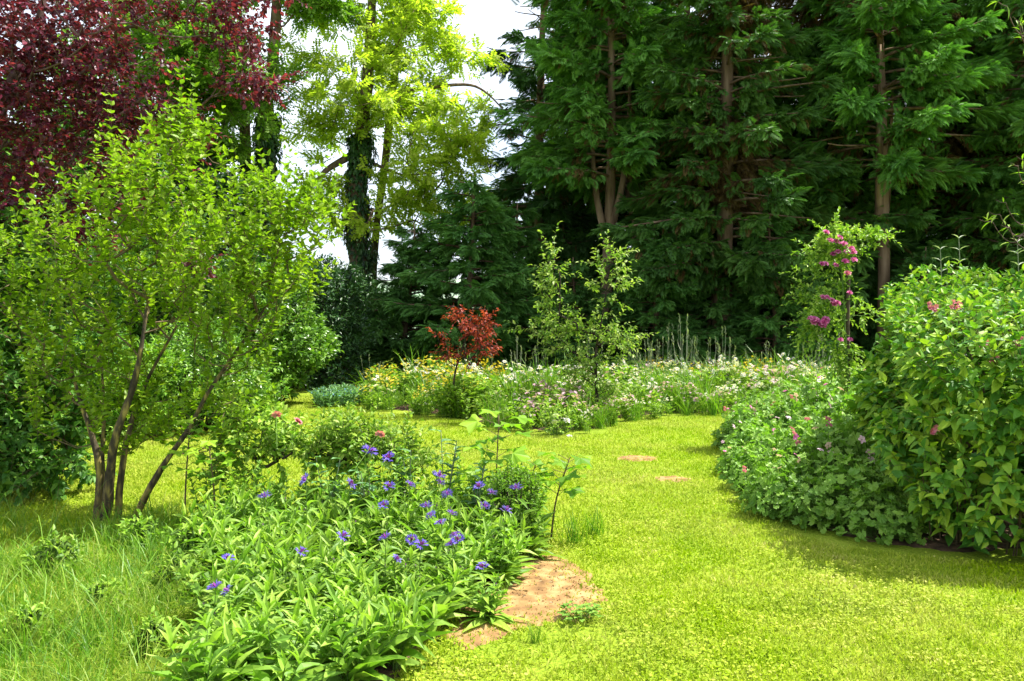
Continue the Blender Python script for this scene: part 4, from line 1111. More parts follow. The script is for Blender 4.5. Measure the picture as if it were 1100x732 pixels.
def tall_leafy(label, base, h, rng, mat):
    t = thing('leafy_perennial', label, 'plant', (*base, 0), group='tall leafy perennials behind the cornflowers')
    sb, lb = Buf(), Buf()
    n = 11; a = rng.random(n) * 6.28; sp = .16 * np.sqrt(rng.random(n)) + .02
    E0 = np.c_[sp * .3 * np.cos(a), sp * .3 * np.sin(a), 0 * a]; D = np.c_[sp * np.cos(a), sp * np.sin(a), 0 * a + h]
    shoots(lb, sb, rng, E0, D, h * rng.uniform(.6, 1.05, n), 20, OVATE, .085, opposite=True, splay=62, droop=.15, r=.0032, t0=.15, size_tip=.5)
    lb.build('foliage', mat, t); sb.build('stems', M_STEM, t)
for px, Y, h, lab in [(262, 5.9, .62, 'tall leafy perennial at the left end of the row behind the cornflowers'), (300, 5.7, .58, 'tall leafy perennial in front of the pink-flowered rose bush'), (338, 5.9, .66, 'tall leafy perennial just right of the pink-flowered rose bush'),
                      (368, 5.6, .60, 'tall leafy perennial behind the middle blue flowers, left of the poppies'), (424, 5.8, .66, 'tall leafy perennial between the two left blue-green poppies'), (462, 5.7, .62, 'tall leafy perennial left of the tallest blue-green poppy plant'),
                      (498, 6.1, .70, 'tall leafy perennial behind the small dense bush and the poppies'), (525, 5.8, .56, 'tall leafy perennial at the foot of the flat-topped sapling'), (228, 6.2, .55, 'tall leafy perennial under the dark broad-leaved sapling'), (395, 6.3, .74, 'tallest leafy perennial behind the middle of the cornflower bed')]:
    tall_leafy(lab, (gx(px, Y), Y), h, rng, M_MEADOW if int(px) % 4 else M_GERANIUM)

def glaucous(label, base, h, rng):
    t = thing('poppy_plant', label, 'plant', (*base, 0), group='blue-green poppy plants')
    sb, lb = Buf(), Buf()
    for i in range(4):
        a = rng.random() * 6.28; q = smooth_path([(0, 0, 0), (0.04 * math.cos(a), 0.04 * math.sin(a), h * .5), (0.09 * math.cos(a), 0.09 * math.sin(a), h * rng.uniform(.7, 1.05))], 4)
        tube(sb, q, np.linspace(0.005, 0.003, len(q)), 5)
        n = 10; tt = np.linspace(0.1, 0.98, n)
        pos = np.stack([np.interp(tt, np.linspace(0, 1, len(q)), q[:, k]) for k in range(3)], 1)
        an = np.arange(n) * 2.4 + rng.random() * 6
        scatter(lb, t_leaf([(0.1, 0.16), (0.4, 0.2), (0.7, 0.15)], 0.2, 0.3, 0.03), pos, np.c_[np.cos(an), np.sin(an), 0.5 + 0 * an], np.tile((0, 0, 1.0), (n, 1)), (0.16 - 0.07 * tt))
    lb.build('foliage', M_GLAUCOUS, t); sb.build('stems', M_STEM_GREY, t)
rng = np.random.default_rng(64)
glaucous('tallest blue-green poppy plant behind the cornflowers left of the lobed sapling', (gx(478, 5.9), 5.9), 0.78, rng)
glaucous('blue-green poppy plant left of the tallest one', (gx(440, 5.9), 5.9), 0.66, rng)
glaucous('blue-green poppy plant beside the stems of the little rose bush', (gx(352, 5.8), 5.8), 0.6, rng)
glaucous('short blue-green poppy plant right of the tallest one', (gx(508, 5.7), 5.7), 0.58, rng)
glaucous('blue-green poppy plant by the blue flowers left of centre', (gx(398, 5.6), 5.6), 0.55, rng)
rng = np.random.default_rng(65)
bush('small_bush', 'small dense green bush at the lawn edge of the cornflower bed', 'bush', rng, (gx(553, 5.5), 5.5, 0.26), (0.20, 0.19, 0.36), 560, OVATE, 0.036, M_MIDGREEN, M_TWIG_DARK, lsh=0.10, nl=8, zmin=0.03)
# weed at the edge of the bare soil, small grass tuft in the lawn
t = thing('weed_plant', 'small round weed growing at the edge of the bare soil', 'weed', (gx(624, gd(668)), gd(668), 0))
lb, sb = Buf(), Buf(); n = 46
a = rng.random(n) * 6.28; rr = 0.11 * np.sqrt(rng.random(n))
e = np.c_[rr * np.cos(a), rr * np.sin(a), 0.03 + 0.05 * rng.random(n)]
sticks(sb, np.zeros((n, 3)) + (0, 0, .0), e, 0.0012, 0.001, 3)
for k in range(3): scatter(lb, ROUND, e, np.c_[np.cos(a + k * 2.1), np.sin(a + k * 2.1), 0.2 + 0 * a], np.tile((0, 0, 1.0), (n, 1)), 0.024 * rng.uniform(.7, 1.2, n))
lb.build('foliage', M_GERANIUM, t); sb.build('stems', M_STEM, t)
proto = None; used = set()
for j, (px, py, lab) in enumerate([(618, 585, 'thin grass tuft standing in the lawn right of the small dense bush'), (640, 575, 'sparser grass tuft standing in the lawn beside the thin one'),
                                   (575, 690, 'low grass tuft at the front of the bare soil patch'), (540, 640, 'grass tuft growing in the middle of the bare soil patch')]):
    if proto is None:
        proto = thing('grass_tuft', '', 'grass', group='grass tufts in the lawn'); b = Buf(); n = 60
        scatter(b, t_blade(0.03, 5, 0.4), np.c_[rng.normal(0, .05, (n, 2)), np.zeros(n)], np.c_[rng.normal(0, .22, (n, 2)), np.ones(n)], rng.normal(size=(n, 3)), rng.uniform(.12, .30, n))
        b.build('blades', M_LONG, proto)
    place(proto, used, (gx(px, gd(py)), gd(py), 0), j * 1.3, lab, [1.0, 0.8, 0.4, 0.4][j])
wd = bush('low_weed', 'small leafy weed in the long grass under the lime shrub', 'weed', rng, (gx(150, 5.4), 5.4, .08), (.13, .13, .16), 60, OVATE, .055, M_CORN, M_STEM, lsh=.12, nl=6, zmin=.0, group='leafy weeds in the long grass')
used = set()
for px, Y, sc, lab in [(150, 5.6, 1, 'leafy weed in the long grass under the leaning stem'), (60, 5.0, 1.1, 'leafy weed at the left of the long grass'), (110, 4.3, .9, 'leafy weed in the middle of the long grass'), (190, 4.6, 1.1, 'leafy weed beside the left end of the cornflowers'),
                       (30, 3.9, .9, 'leafy weed low at the left edge of the picture'), (205, 5.3, 1.2, 'leafy weed behind the leftmost cornflowers'), (165, 3.8, .8, 'leafy weed at the bottom beside the cornflowers')]:
    place(wd, used, (gx(px, Y), Y, 0), rng.random() * 6, lab, sc)
# feathery yellow-green plants in the long grass
def feather(rng):
    t = thing('feathery_plant', '', 'plant', group='feathery yellow-green plants in the long grass')
    b = Buf()
    for i in range(26):
        a = rng.random() * 6.28; L = rng.uniform(.14, .30); d = nrm(np.array((math.cos(a) * .7, math.sin(a) * .7, 1.1 + rng.normal(0, .3))))
        sticks(b, [np.zeros(3)], [d * L], 0.0014, 0.0008, 3)
        n = 34; tt = rng.uniform(.25, 1, n)
        scatter(b, t_blade(0.035, 2, 0.3), d * (L * tt)[:, None], randvec(rng, n) + d * .8, randvec(rng, n), rng.uniform(.025, .06, n))
    b.build('foliage', M_FEATHER, t)
    return t
fp = feather(rng); used = set()
for px, py, lab in [(60, 712, 'feathery yellow-green plant in the bottom left corner grass'), (125, 690, 'feathery yellow-green plant right of the one in the corner'), (150, 725, 'feathery yellow-green plant at the bottom edge left of the cornflowers'),
                    (100, 655, 'feathery yellow-green plant in the middle of the long grass'), (172, 660, 'feathery yellow-green plant touching the left end of the cornflower bed'), (30, 680, 'feathery yellow-green plant at the left edge of the long grass'),
                    (195, 620, 'feathery yellow-green plant behind the leftmost low blue flowers'), (70, 745, 'feathery yellow-green plant lowest in the bottom left corner')]:
    place(fp, used, (gx(px, gd(py + 25)), gd(py + 25), 0), rng.random() * 6, lab, float(rng.uniform(.8, 1.2)))

# ------------------------------------------------------------------ far meadow bed
def meadow_plant(name, cat, rng, nst, h, spread, leaf, mleaf, lsize, nleaf, head=None, hm=None, hsize=0.03, mstem=None, group=None, lowleaf=1.0, nhead=1, headtilt=0.5, spike=False):
    b = lb = hb = Buf()
    for i in range(nst):
        a = rng.random() * 6.28; sp = spread * math.sqrt(rng.random()); hh = h * rng.uniform(.7, 1.05)
        f = np.array((sp * .5 * math.cos(a), sp * .5 * math.sin(a), 0)); e = np.array((sp * math.cos(a) + rng.normal(0, .04), sp * math.sin(a) + rng.normal(0, .04), hh))
        m = (f + e) / 2 + (0, 0, .04)
        sticks(b, [f, m], [m, e], 0.004, 0.003, 3, 1)
        n = nleaf; tt = rng.uniform(.05, lowleaf, n)[:, None]
        pos = f + (e - f) * tt; an = rng.random(n) * 6.28
        scatter(lb, leaf, pos, np.c_[np.cos(an), np.sin(an), rng.uniform(.2, 1.2, n)], np.c_[rng.normal(0, .3, (n, 2)), np.ones(n)], lsize * rng.uniform(.6, 1.2, n))
        if head is not None:
            for q in range(nhead):
                pe = e + (rng.normal(0, .05 * (nhead > 1), 3))
                d = nrm(np.array((rng.normal(0, headtilt) + .2, rng.normal(0, headtilt) - .3, 1.0)))
                x = nrm(np.cross(d, (0, 1.0, 0.1))); y = np.cross(d, x)
                k = 8; aa = np.arange(k) / k * 6.28
                o = np.cos(aa)[:, None] * x + np.sin(aa)[:, None] * y + d * .12
                scatter(hb, PETAL, np.tile(pe, (k, 1)), o, np.tile(d, (k, 1)), hsize, 2)
                if head == 'daisy': scatter(hb, (oct_v, oct_t), [pe + d * .004], [x], [d], [hsize * .32], 3)
        if spike:                                       # seed spike at the stem's end
            for q in range(6): scatter(b, DIAN, [e - nrm(e - f) * .03 * q], [(rng.normal(0, .4), rng.normal(0, .4), 1)], [rng.normal(size=3)], [.07], 0)
    t = b.build(name, [mleaf, mstem or M_STEM] + list(hm or []))
    t['label'] = ''; t['category'] = cat; t['group'] = group
    return t
rng = np.random.default_rng(71)
W = [M_WHITE, M_YELLOW]
daisy = [meadow_plant('daisy_plant', 'daisy', rng, 9, .62, .22, DIAN, M_MEADOW, .11, 12, 'daisy', W, .048, lowleaf=.7, group='white daisies of the far bed') for _ in range(3)]
pinkp = [meadow_plant('pink_flower_plant', 'flower', rng, 10, .55, .22, DIA, M_MEADOW, .09, 14, 'x', [M_PALEPINK], .045, nhead=2, group='pale pink flowers of the far bed') for _ in range(2)]
yell = [meadow_plant('yellow_flower_plant', 'flower', rng, 12, .66, .22, DIAN, M_MEADOW, .11, 12, 'x', [M_YELLOW], .028, nhead=3, lowleaf=.8, group='yellow flowers of the far bed') for _ in range(2)]
green = [meadow_plant('leafy_perennial', 'plant', rng, 14, .55, .26, OVATE, M_MEADOW, .10, 14, group='leafy perennials of the far bed') for _ in range(3)]
reed = [meadow_plant('tall_grass_clump', 'grass', rng, 7, 1.3, .34, t_blade(.03, 3, .5), M_REEDGREY, .28, 4, None, mstem=M_STEM_GREY, lowleaf=.6, spike=True, group='tall dry grass stems of the far bed') for _ in range(2)]
blue = [meadow_plant('blue_flower_plant', 'flower', rng, 14, .26, .24, DIAN, M_GLAUCOUS, .10, 14, 'x', [M_SKYBLUE], .022, nhead=1, group='pale blue flowers at the left end of the far bed')]

used = set()
def pick_label(kind, px):
    zone = ('left of the red tree' if px < 480 else 'between red tree and fruit tree' if px < 600 else 'around the young fruit tree' if px < 690
            else 'behind the end of the lawn' if px < 790 else 'left of the climbing rose' if px < 905 else 'behind the big right shrub')
    return f'{kind} in the far bed {zone}', zone
def strew(protos, n, box, kind, base, smin=.8, smax=1.2, dmin=.16):
    """individual plants set out over part of the far bed"""
    pts = []; tries = 0
    while len(pts) < n and tries < 9000:
        tries += 1
        px = rng.uniform(box[0], box[1]); Y = rng.uniform(box[2], box[3]); x = gx(px, Y)
        if not inpoly(np.array(x), np.array(Y), BED_F) or min([math.hypot(x - a, Y - c) for a, c in pts] + [9]) < dmin: continue
        pts.append((x, Y))
        lab, zone = pick_label(kind, px)
        fr = min(math.hypot(x - (ax + (bx - ax) * k / 6), Y - (ay + (by - ay) * k / 6)) for (ax, ay), (bx, by) in zip(BED_F[:10], BED_F[1:11]) for k in range(7))
        s = float(rng.uniform(smin, smax) * np.interp(fr, [0, .5, 1.6], [.5, .75, 1.08]))
        o = place(protos[len(pts) % len(protos)], used, (x, Y, 0), rng.random() * 6.28, lab, (s * 1.05, s * 1.05, s * float(rng.uniform(.85, 1.15))))
        o['group'] = f'{base} {zone}'
    return pts
strew(daisy, 100, (665, 905, 12.8, 17.5), 'white ox-eye daisy plant', 'white daisies', .8, 1.15)
strew(daisy, 40, (395, 660, 13.2, 16.5), 'white ox-eye daisy plant', 'white daisies')
strew(daisy, 20, (520, 680, 11.2, 13.0), 'white ox-eye daisy plant', 'white daisies', .6, .9)
strew(yell, 24, (392, 540, 13.4, 16.5), 'yellow-flowered perennial', 'yellow flowers', .85, 1.15)
strew(yell, 16, (690, 880, 15.0, 17.5), 'yellow-flowered perennial', 'yellow flowers', .8, 1.1)
strew(pinkp, 22, (560, 690, 11.5, 14.5), 'pale pink-flowered perennial', 'pink flowers', .8, 1.1)
strew(pinkp, 26, (680, 900, 13.4, 17.0), 'pale pink-flowered perennial', 'pink flowers', .8, 1.1)
strew(green, 62, (395, 690, 11.2, 17.5), 'leafy green perennial without flowers', 'leafy perennials', .7, 1.2)
strew(green, 60, (680, 910, 12.8, 17.5), 'leafy green perennial without flowers', 'leafy perennials', .7, 1.1)
strew(green, 20, (905, 1040, 12.8, 17.0), 'leafy green perennial without flowers', 'leafy perennials', .8, 1.2)
strew(reed, 24, (690, 900, 15.2, 18.2), 'tall grass clump with seed spikes', 'tall grass', .5, 1.05, .3)
strew(green, 7, (465, 515, 12.95, 13.5), 'leafy green perennial without flowers', 'leafy perennials', 1.3, 1.6, .1)
wisp = []
for q in range(2):
    b = Buf(); n = 70; a = rng.random(n) * 6.28
    scatter(b, t_blade(.022, 5, .55), np.c_[rng.normal(0, .10, (n, 2)), np.zeros(n)], np.c_[rng.normal(0, .25, (n, 2)), np.ones(n)], rng.normal(size=(n, 3)), rng.uniform(.35, .85, n))
    w_ = b.build('meadow_grass_tuft', M_LONG); w_['label'] = ''; w_['category'] = 'grass'; w_['group'] = 'wispy meadow grass tufts'
    wisp.append(w_)
strew(wisp, 46, (395, 690, 11.6, 16.5), 'wispy green grass tuft', 'meadow grass', .7, 1.2)
strew(wisp, 54, (680, 910, 13.2, 17.0), 'wispy green grass tuft', 'meadow grass', .7, 1.2)
strew(reed, 12, (395, 690, 15.8, 18.0), 'tall grass clump with seed spikes', 'tall grass', .55, .85)
for j in range(16):
    px = rng.uniform(338, 398); Y = rng.uniform(14.6, 16.8)
    place(blue[0], used, (gx(px, Y), Y, 0), rng.random() * 6, 'low plant with pale blue flowers left of the far yellow flowers', float(rng.uniform(.8, 1.2)))

# ------------------------------------------------------------------ young trees of the far bed
rng = np.random.default_rng(72)
Yr = 13.3
broadleaf('red_leaved_tree', 'little red-leaved tree with a thin dark stem in the far bed', 'tree', rng,
          [P3(487, 466, Yr) * (1, 1, 0), P3(487, 430, Yr), P3(489, 400, Yr), P3(500, 365, Yr), P3(506, 340, Yr)],
          [E(511, 355, Yr, .25, .24, .3, 1), E(498, 344, Yr, .14, .18, .2, .3), E(520, 345, Yr, .10, .12, .2, .2), E(488, 382, Yr, .30, .16, .25, .5), E(520, 375, Yr, .2, .14, .2, .35), E(475, 365, Yr, .1, .12, .15, .1)], 76, OVATE, M_REDLEAF, M_TWIG_DARK, nsh=2, lsh=.20, nl=7, size=.085, rtip=.003, rbase=.016, first=5, step=.15, trunk_sides=7)
Yt = 12.6
broadleaf('young_fruit_tree', 'young fruit tree with two upright leafy leaders in the far bed', 'tree', rng,
          [P3(642, 450, Yt) * (1, 1, 0), P3(641, 420, Yt), P3(640, 380, Yt), P3(648, 335, Yt), P3(655, 285, Yt)],
          [E(592, 300, Yt, .16, .62, .16, .8), E(600, 350, Yt, .3, .4, .25, .5), E(656, 300, Yt, .2, .5, .2, .8), E(636, 372, Yt, .62, .5, .4, 1.5), E(580, 355, Yt, .3, .14, .2, .25), E(672, 370, Yt, .3, .12, .2, .25), E(573, 312, Yt, .15, .12, .15, .12), E(636, 412, Yt, .42, .4, .35, 1.0)],
          170, OVATE, M_FRUIT, M_TWIG_DARK, nsh=2, lsh=.34, nl=10, size=.092, rtip=.0032, rbase=.03, first=2, step=.2, spread=.95, trunk_sides=8)
# a white rose-like bloom pair in front of it
f0 = thing('white_rose', 'low white-flowered rose in front of the young fruit tree', 'rose bush', (gx(597, 11.2), 11.2, 0))
b, lb = Buf(), Buf()
n = 60; p = np.c_[rng.normal(0, .18, (n, 2)), rng.uniform(.1, .42, n)]
sticks(b, p * (.3, .3, 0), p, .004, .002, 4); shoots(lb, b, rng, p, randvec(rng, n) + (0, 0, .5), .14, 7, OVATE, .06)
lb.build('foliage', M_ROSE, f0); b.build('stems', M_STEM, f0)
for px, py in [(597, 447), (596, 454), (609, 452), (612, 470)]:
    f = rose_head(rng, .055).build('flower', M_WHITE, f0); f.location = P3(px, py, 11.0) - np.array(f0.location); f.rotation_euler = (.6, 0, rng.random() * 6)

# ------------------------------------------------------------------ cranesbill bed along the lawn
def geranium_leaf():
    v = [(0, 0, 0)]; n = 15
    for i in range(n):
        a = -2.7 + 5.4 * i / (n - 1); r = .5 * (.72 + .28 * math.cos(a * 3.5) ** 2)
        v.append((math.sin(a) * r, math.cos(a) * r + .1, .06 * math.cos(a * 7)))
    return np.array(v, float), np.array([(0, i + 1, i) for i in range(1, n)])
GLEAF = geranium_leaf()
def cranesbill(rng, nfl):
    t = thing('cranesbill_plant', '', 'plant', group='cranesbill plants along the lawn edge')
    b, lb = Buf(), Buf(); n = 330
    d = randvec(rng, n); d[:, 2] = np.abs(d[:, 2])
    p = d * np.array((.36, .36, .34)) * (rng.uniform(.55, 1.05, n) * (1 + .15 * np.sin(d[:, 0] * 7) * np.sin(d[:, 1] * 6)))[:, None] + (0, 0, .04)
    sticks(b, p * (.2, .2, 0), p, .0022, .0016, 3)
    nn = d * .55 + rng.normal(0, .35, (n, 3)) + (0, 0, .55)
    h = nrm(np.cross(nn, rng.normal(size=(n, 3))))
    scatter(lb, GLEAF, p, h, nn, rng.uniform(.055, .10, n))
    lb.build('foliage', M_GERANIUM, t); b.build('stems', M_STEM, t)
    for k in range(nfl):
        a = rng.random() * 6.28
        f = disc_head(rng, .027, 5, 0, None, tpl=ROUND).build('flower', M_PALEPINK if k % 2 else M_MAGENTA, t)
        f.location = (.3 * math.cos(a), .3 * math.sin(a), rng.uniform(.28, .42)); f.rotation_euler = (rng.normal(.5, .3), rng.normal(0, .4), 0)
        st = Buf(); sticks(st, [(0, 0, 0)], [(-.05 * math.cos(a), -.05 * math.sin(a), -.16)], .0012, .0014, 3); st.build('flower_stalk', M_STEM, f)
    return t
rng = np.random.default_rng(73)
ger = [cranesbill(rng, k) for k in (4, 2, 5, 0)]
used = set(); pts = []; tries = 0
er = np.array(EDGE_R)
while len(pts) < 100 and tries < 20000:
    tries += 1
    Y = rng.uniform(5.0, 13.6); x = rng.uniform(1.9, 6.0)
    if not inpoly(np.array(x), np.array(Y), BED_R): continue
    e = np.min(np.hypot(er[:, None, 0] - x, er[:, None, 1] - Y))
    de = min(math.hypot(x - (er[i][0] + (er[i + 1][0] - er[i][0]) * k / 8), Y - (er[i][1] + (er[i + 1][1] - er[i][1]) * k / 8)) for i in range(len(er) - 1) for k in range(9))
    if de < .16 or (x > 3.3 and Y < 8.2) or (x > 2.75 and Y < 6.0): continue
    if min([math.hypot(x - q[0], Y - q[1]) for q in pts] + [9]) < .36: continue
    pts.append((x, Y, de))
cnt = {}
for i, (x, Y, de) in enumerate(pts):
    zone = 'before the big shrub' if Y < 6.2 else 'left of the big shrub' if Y < 8.4 else 'below the climbing rose' if Y < 10.6 else 'near the daisies'
    rim = 'on the lawn edge' if de < .5 else 'inside the bed'
    s = float(np.interp(de, [.24, .6, 1.4], [.75, 1.0, 1.35]))
    fl = ['four small flowers', 'two small flowers', 'five small flowers', 'no flowers'][i % 4]
    o = place(ger[i % 4], used, (x, Y, 0), rng.random() * 6.28, f'green cranesbill clump with {fl}, {rim} {zone}', (s * 1.05, s * 1.05, s * rng.uniform(1.0, 1.6)))
    o['group'] = f'cranesbill clumps with {fl} {rim} {zone}'

# ------------------------------------------------------------------ big clipped shrub at right
rng = np.random.default_rng(74)
WL = t_leaf([(0.10, 0.18), (0.34, 0.29), (0.7, 0.18)], fold=0.18, droop=0.30)
cx, cy, czz = 4.80, 6.45, 0.88
def weigela():
    t = thing('flowering_shrub', 'big dense flowering shrub with a bright rounded top at the right edge', 'shrub', (cx, cy, 0))
    n = 5200
    # rounded block: superellipsoid surface plus an inner shell
    d = randvec(rng, n * 2)
    R = np.array((1.56, 1.68, 1.0))
    hz_ = (np.abs(d[:, 0]) ** 8 + np.abs(d[:, 1]) ** 8) ** (1 / 8)
    s = (hz_ ** 5.0 + np.abs(d[:, 2]) ** 5.0) ** (-1 / 5.0)
    lum = 1 + .07 * np.sin(d[:, 0] * 6 + 1) * np.sin(d[:, 1] * 5 + 2) + .06 * np.sin(d[:, 2] * 7 + d[:, 0] * 5) + .05 * np.sin(d[:, 1] * 13) * np.sin(d[:, 2] * 12)
    dep = np.where(rng.random(len(d)) < .4, rng.uniform(.75, .97, len(d)), 1.0)
    p = d * s[:, None] * R * (lum * dep)[:, None] + (0, 0, czz)
    # the left end slopes down and is narrower; the top rises gently to the right and the back
    up_ = np.clip((p[:, 2] - .9) / 1.3, 0, 1)
    p[:, 2] += up_ * (.03 * p[:, 0] + .17 * p[:, 1])
    k = p[:, 2] > .16
    p, d = p[k][:n], d[k][:n]
    p[:, 1] += np.where(p[:, 2] < .8, .12 * (0.8 - p[:, 2]), 0)
    ca, sa = math.cos(-.41), math.sin(-.41)          # the shrub stands turned a little clockwise
    def turn(q): return np.c_[q[:, 0] * ca - q[:, 1] * sa, q[:, 0] * sa + q[:, 1] * ca, q[:, 2]]
    p, d = turn(p), turn(d)
    D = d * .75 + (0, 0, .45) + rng.normal(0, .25, p.shape)
    Ls = .27 * rng.uniform(.55, 1.25, len(p)); Ls += np.where((d[:, 2] > .6) & (rng.random(len(p)) < .16), rng.uniform(.1, .34, len(p)), 0)
    sb, lb = Buf(), Buf()
    st = p - nrm(D) * (Ls * .7)[:, None]
    hi = d[:, 2] > .45                                  # upright shoots on top carry flatter, smaller leaves
    shoots(lb, sb, rng, st[~hi], D[~hi], Ls[~hi], 8, WL, .118, opposite=True, droop=.28, splay=66, r=.0028, size_tip=.75)
    shoots(lb, sb, rng, st[hi], D[hi], Ls[hi], 8, WL, .094, opposite=True, droop=.04, splay=64, r=.0028, size_tip=.7, updir=1.0)
    for i in range(46):
        q = p[rng.integers(len(p))] * (.86, .86, .95); f = np.array((q[0] * .55 + rng.normal(0, .1), q[1] * .55, 0.0)); m = (f + q) / 2 + (0, 0, .12)
        sticks(sb, [f, m], [m, q], [.014, .010], [.010, .004], 6)
    # thin bare stems at the foot of the camera side
    for i in range(34):
        x = rng.uniform(-1.35, 1.3); f = np.array((x, -1.4 + rng.normal(0, .08), 0)); q = f + (rng.normal(0, .1), rng.normal(-.1, .05), rng.uniform(.4, .8))
        f, q = turn(np.array([f, q]))
        sticks(sb, [f], [q], .006, .004, 5)
    lb.build('foliage', M_WEIGELA, t); sb.build('stems', M_TWIG, t)
    for px, py, Y in [(1056, 371, 5.35), (1064, 384, 5.3), (1093, 368, 5.25), (1026, 328, 5.7), (1000, 330, 5.75), (1006, 464, 5.45)]:
        b = Buf()
        for k in range(5):
            o = randvec(rng, 1)[0] * .03
            a = np.arange(5) * 1.256 + rng.random(); dd = np.c_[np.cos(a) * .8, np.full(5, -.7) + .2 * np.sin(a), np.sin(a) * .8]
            scatter(b, ROUND, np.tile(o, (5, 1)), dd, np.tile((0, -1.0, .3), (5, 1)), .026)
        f = b.build('flower_cluster', M_PINK, t); f.location = P3(px, py, Y) - np.array(t.location)
    return t
weigela()

# ------------------------------------------------------------------ climbing rose on its stake
rng = np.random.default_rng(75)
Yc = 10.2
b = Buf(); k = np.linspace(0, 1, 8)
tube(b, np.c_[.01 * np.sin(k * 7), .01 * np.cos(k * 5), 2.2 * k], np.linspace(.028, .024, 8), 9, 0, rng, .04)
st = b.build('wooden_stake', M_STAKE, None, smooth=True); st.location = (gx(911, Yc), Yc, 0); st['label'] = 'dark weathered wooden stake holding up the climbing rose'; st['category'] = 'stake'
ROS = thing('climbing_rose', 'tall climbing rose with magenta flower clusters left of the big shrub', 'rose', (gx(906, Yc), Yc - .05, 0))
loc = np.array(ROS.location)
att = in_ellipsoids(rng, 190, [E(895, 265, Yc, .28, .26, .28, 1.0), E(925, 255, Yc, .3, .16, .25, .4), E(880, 285, Yc, .28, .22, .25, .6), E(890, 335, Yc, .22, .3, .22, .7), E(872, 350, Yc, .16, .14, .15, .25), E(905, 385, Yc, .13, .4, .14, .7), E(915, 330, Yc, .2, .25, .2, .3), E(868, 318, Yc, .06, .25, .1, .15)]) - loc
sb, lb = Buf(), Buf()
tr = smooth_path([(0, 0, 0), (.03, -.02, .8), (-.02, -.03, 1.6), (-.05, -.02, 2.2), (-.1, 0, 2.6)], 5)
sk = colonize(rng, tr, att, .18, .0026, first=6, up_pen=.4)
tube(sb, tr, np.linspace(.014, .007, len(tr)), 6); emit_branches(sb, sk, 4)
tp = sk[0][sk[3]]; n = len(tp)
D = nrm(tp - tr[len(tr) // 2]) * .5 + randvec(rng, n) * .7; D = np.repeat(D, 2, 0) + rng.normal(0, .3, (n * 2, 3))
shoots(lb, sb, rng, np.repeat(tp, 2, 0), D, rng.uniform(.15, .36, n * 2), 11, OVATE, .072, sag=.35, r=.0018)
lb.build('foliage', M_ROSE, ROS); sb.build('canes', M_STEM, ROS)
for px, py, nn, s in [(896, 256, 4, .05), (908, 268, 5, .055), (909, 280, 3, .05), (886, 285, 3, .045), (882, 346, 7, .06), (893, 325, 4, .05), (903, 315, 2, .04), (914, 297, 1, .05), (878, 344, 3, .05), (899, 270, 2, .045), (910, 362, 2, .04)]:
    fb = Buf()
    for q in range(nn):
        h = rose_head(rng, s); o = rng.normal(0, .045, 3) * (1.4, 1, .6)
        fb.add(np.concatenate(h.v) + o, np.concatenate(h.t))
    f = fb.build('flower_cluster', M_MAGENTA if px != 914 else M_PINK, ROS); f.location = P3(px, py, Yc - .32) - loc; f.rotation_euler = (.7, rng.normal(0, .3), 0)

# ------------------------------------------------------------------ grey-leaved stems behind the big shrub, curly willow at the right edge
rng = np.random.default_rng(76)
def greyplant(px, pytop, Y, label):
    h = gz(pytop, Y)
    t = thing('grey_leaved_plant', label, 'plant', (gx(px, Y), Y, 0), group='grey-leaved stems behind the big shrub')
    sb, lb = Buf(), Buf()
    q = smooth_path([(0, 0, 0), (.03, 0, h * .5), (0, .02, h)], 5); tube(sb, q, np.linspace(.014, .004, len(q)), 6)
    n = 26; tt = np.repeat(np.linspace(.3, 1, n // 2), 2); pos = np.stack([np.interp(tt, np.linspace(0, 1, len(q)), q[:, k]) for k in range(3)], 1)
    an = (np.arange(n) // 2) * 1.57 + (np.arange(n) % 2) * math.pi + .4
    scatter(lb, LANCE, pos, np.c_[np.cos(an), np.sin(an), .75 + 0 * an], np.tile((0, 0, 1.0), (n, 1)), .30 - .16 * tt)
    lb.build('foliage', M_GREYLEAF, t); sb.build('stem', M_STEM_GREY, t)
greyplant(1031, 256, 10.2, 'tallest pale grey-leaved stem rising above the big right shrub')
greyplant(1011, 268, 10.2, 'shorter pale grey-leaved stem left of the tallest one')
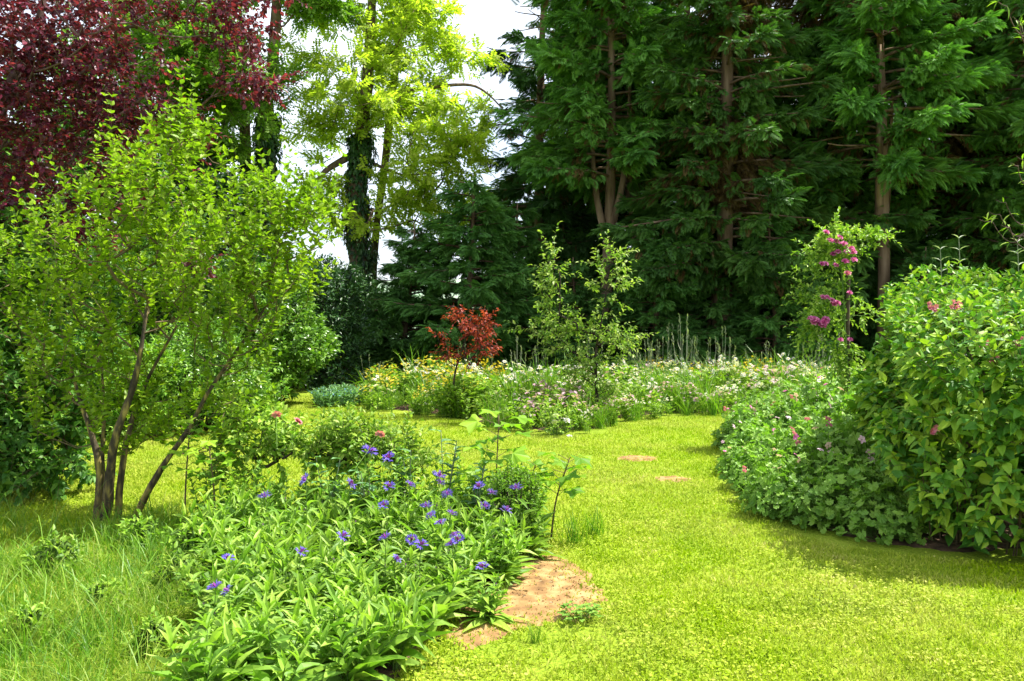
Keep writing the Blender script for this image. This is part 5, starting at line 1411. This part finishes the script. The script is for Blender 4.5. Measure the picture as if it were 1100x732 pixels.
greyplant(1094, 260, 10.2, 'pale grey-leaved stem at the right end above the big shrub')

Yw = 6.6
wl = thing('curly_willow', 'curly twigged willow reaching in from the right edge of the picture', 'tree', (gx(1215, Yw), Yw + .9, 0))
loc = np.array(wl.location); sb, lb = Buf(), Buf()
tr = smooth_path([(0, 0, 0), (.05, 0, 1.4), (-.05, .05, 2.8), (.0, 0, 4.6)], 6); tube(sb, tr, np.linspace(.06, .02, len(tr)), 8, 0, rng, .06)
def curl(a, bb, amp, r0, n=22):
    a = np.array(a) - loc; bb = np.array(bb) - loc; k = np.linspace(0, 1, n)
    p = a + (bb - a) * k[:, None]; w = np.sin(math.pi * k) * amp
    p = p + np.c_[w * np.sin(k * 14), w * np.cos(k * 11), w * np.cos(k * 15)]
    tube(sb, p, np.linspace(r0, .0025, n), 5); return p
tips_ = [((1102, 3), 2.9), ((1072, 2), 2.9), ((1088, 18), 2.9), ((1052, 236), 1.6), ((1062, 228), 1.6), ((1075, 242), 1.6), ((1086, 175), 2.0), ((1092, 168), 2.0), ((1070, 215), 1.6)]
for (px, py), zb in tips_:
    e = P3(px, py, Yw + rng.normal(0, .1)); s0 = np.array((loc[0] - .03, loc[1], min(4.2, max(1.2, e[2] - .25))))
    p = curl(s0, e, .07, .009)
    n = 7; i = rng.integers(8, 22, n)
    scatter(lb, LANCE, p[i], np.c_[rng.normal(-.3, .7, n), rng.normal(0, .6, n), rng.normal(0, .5, n)], np.tile((0, 0, 1.0), (n, 1)), rng.uniform(.06, .12, n))
for k in range(40):
    z = rng.uniform(1.6, 4.6); s0 = loc + (0, 0, z); e = s0 + (rng.uniform(.1, 1.0), rng.normal(0, .5), rng.uniform(.2, .9))
    p = curl(s0, e, .06, .008); n = 14; i = rng.integers(6, 22, n)
    scatter(lb, LANCE, p[i], randvec(rng, n), np.tile((0, 0, 1.0), (n, 1)), rng.uniform(.06, .12, n))
lb.build('foliage', M_ROSE, wl); sb.build('trunk', M_TWIG_PURPLE, wl, smooth=True)
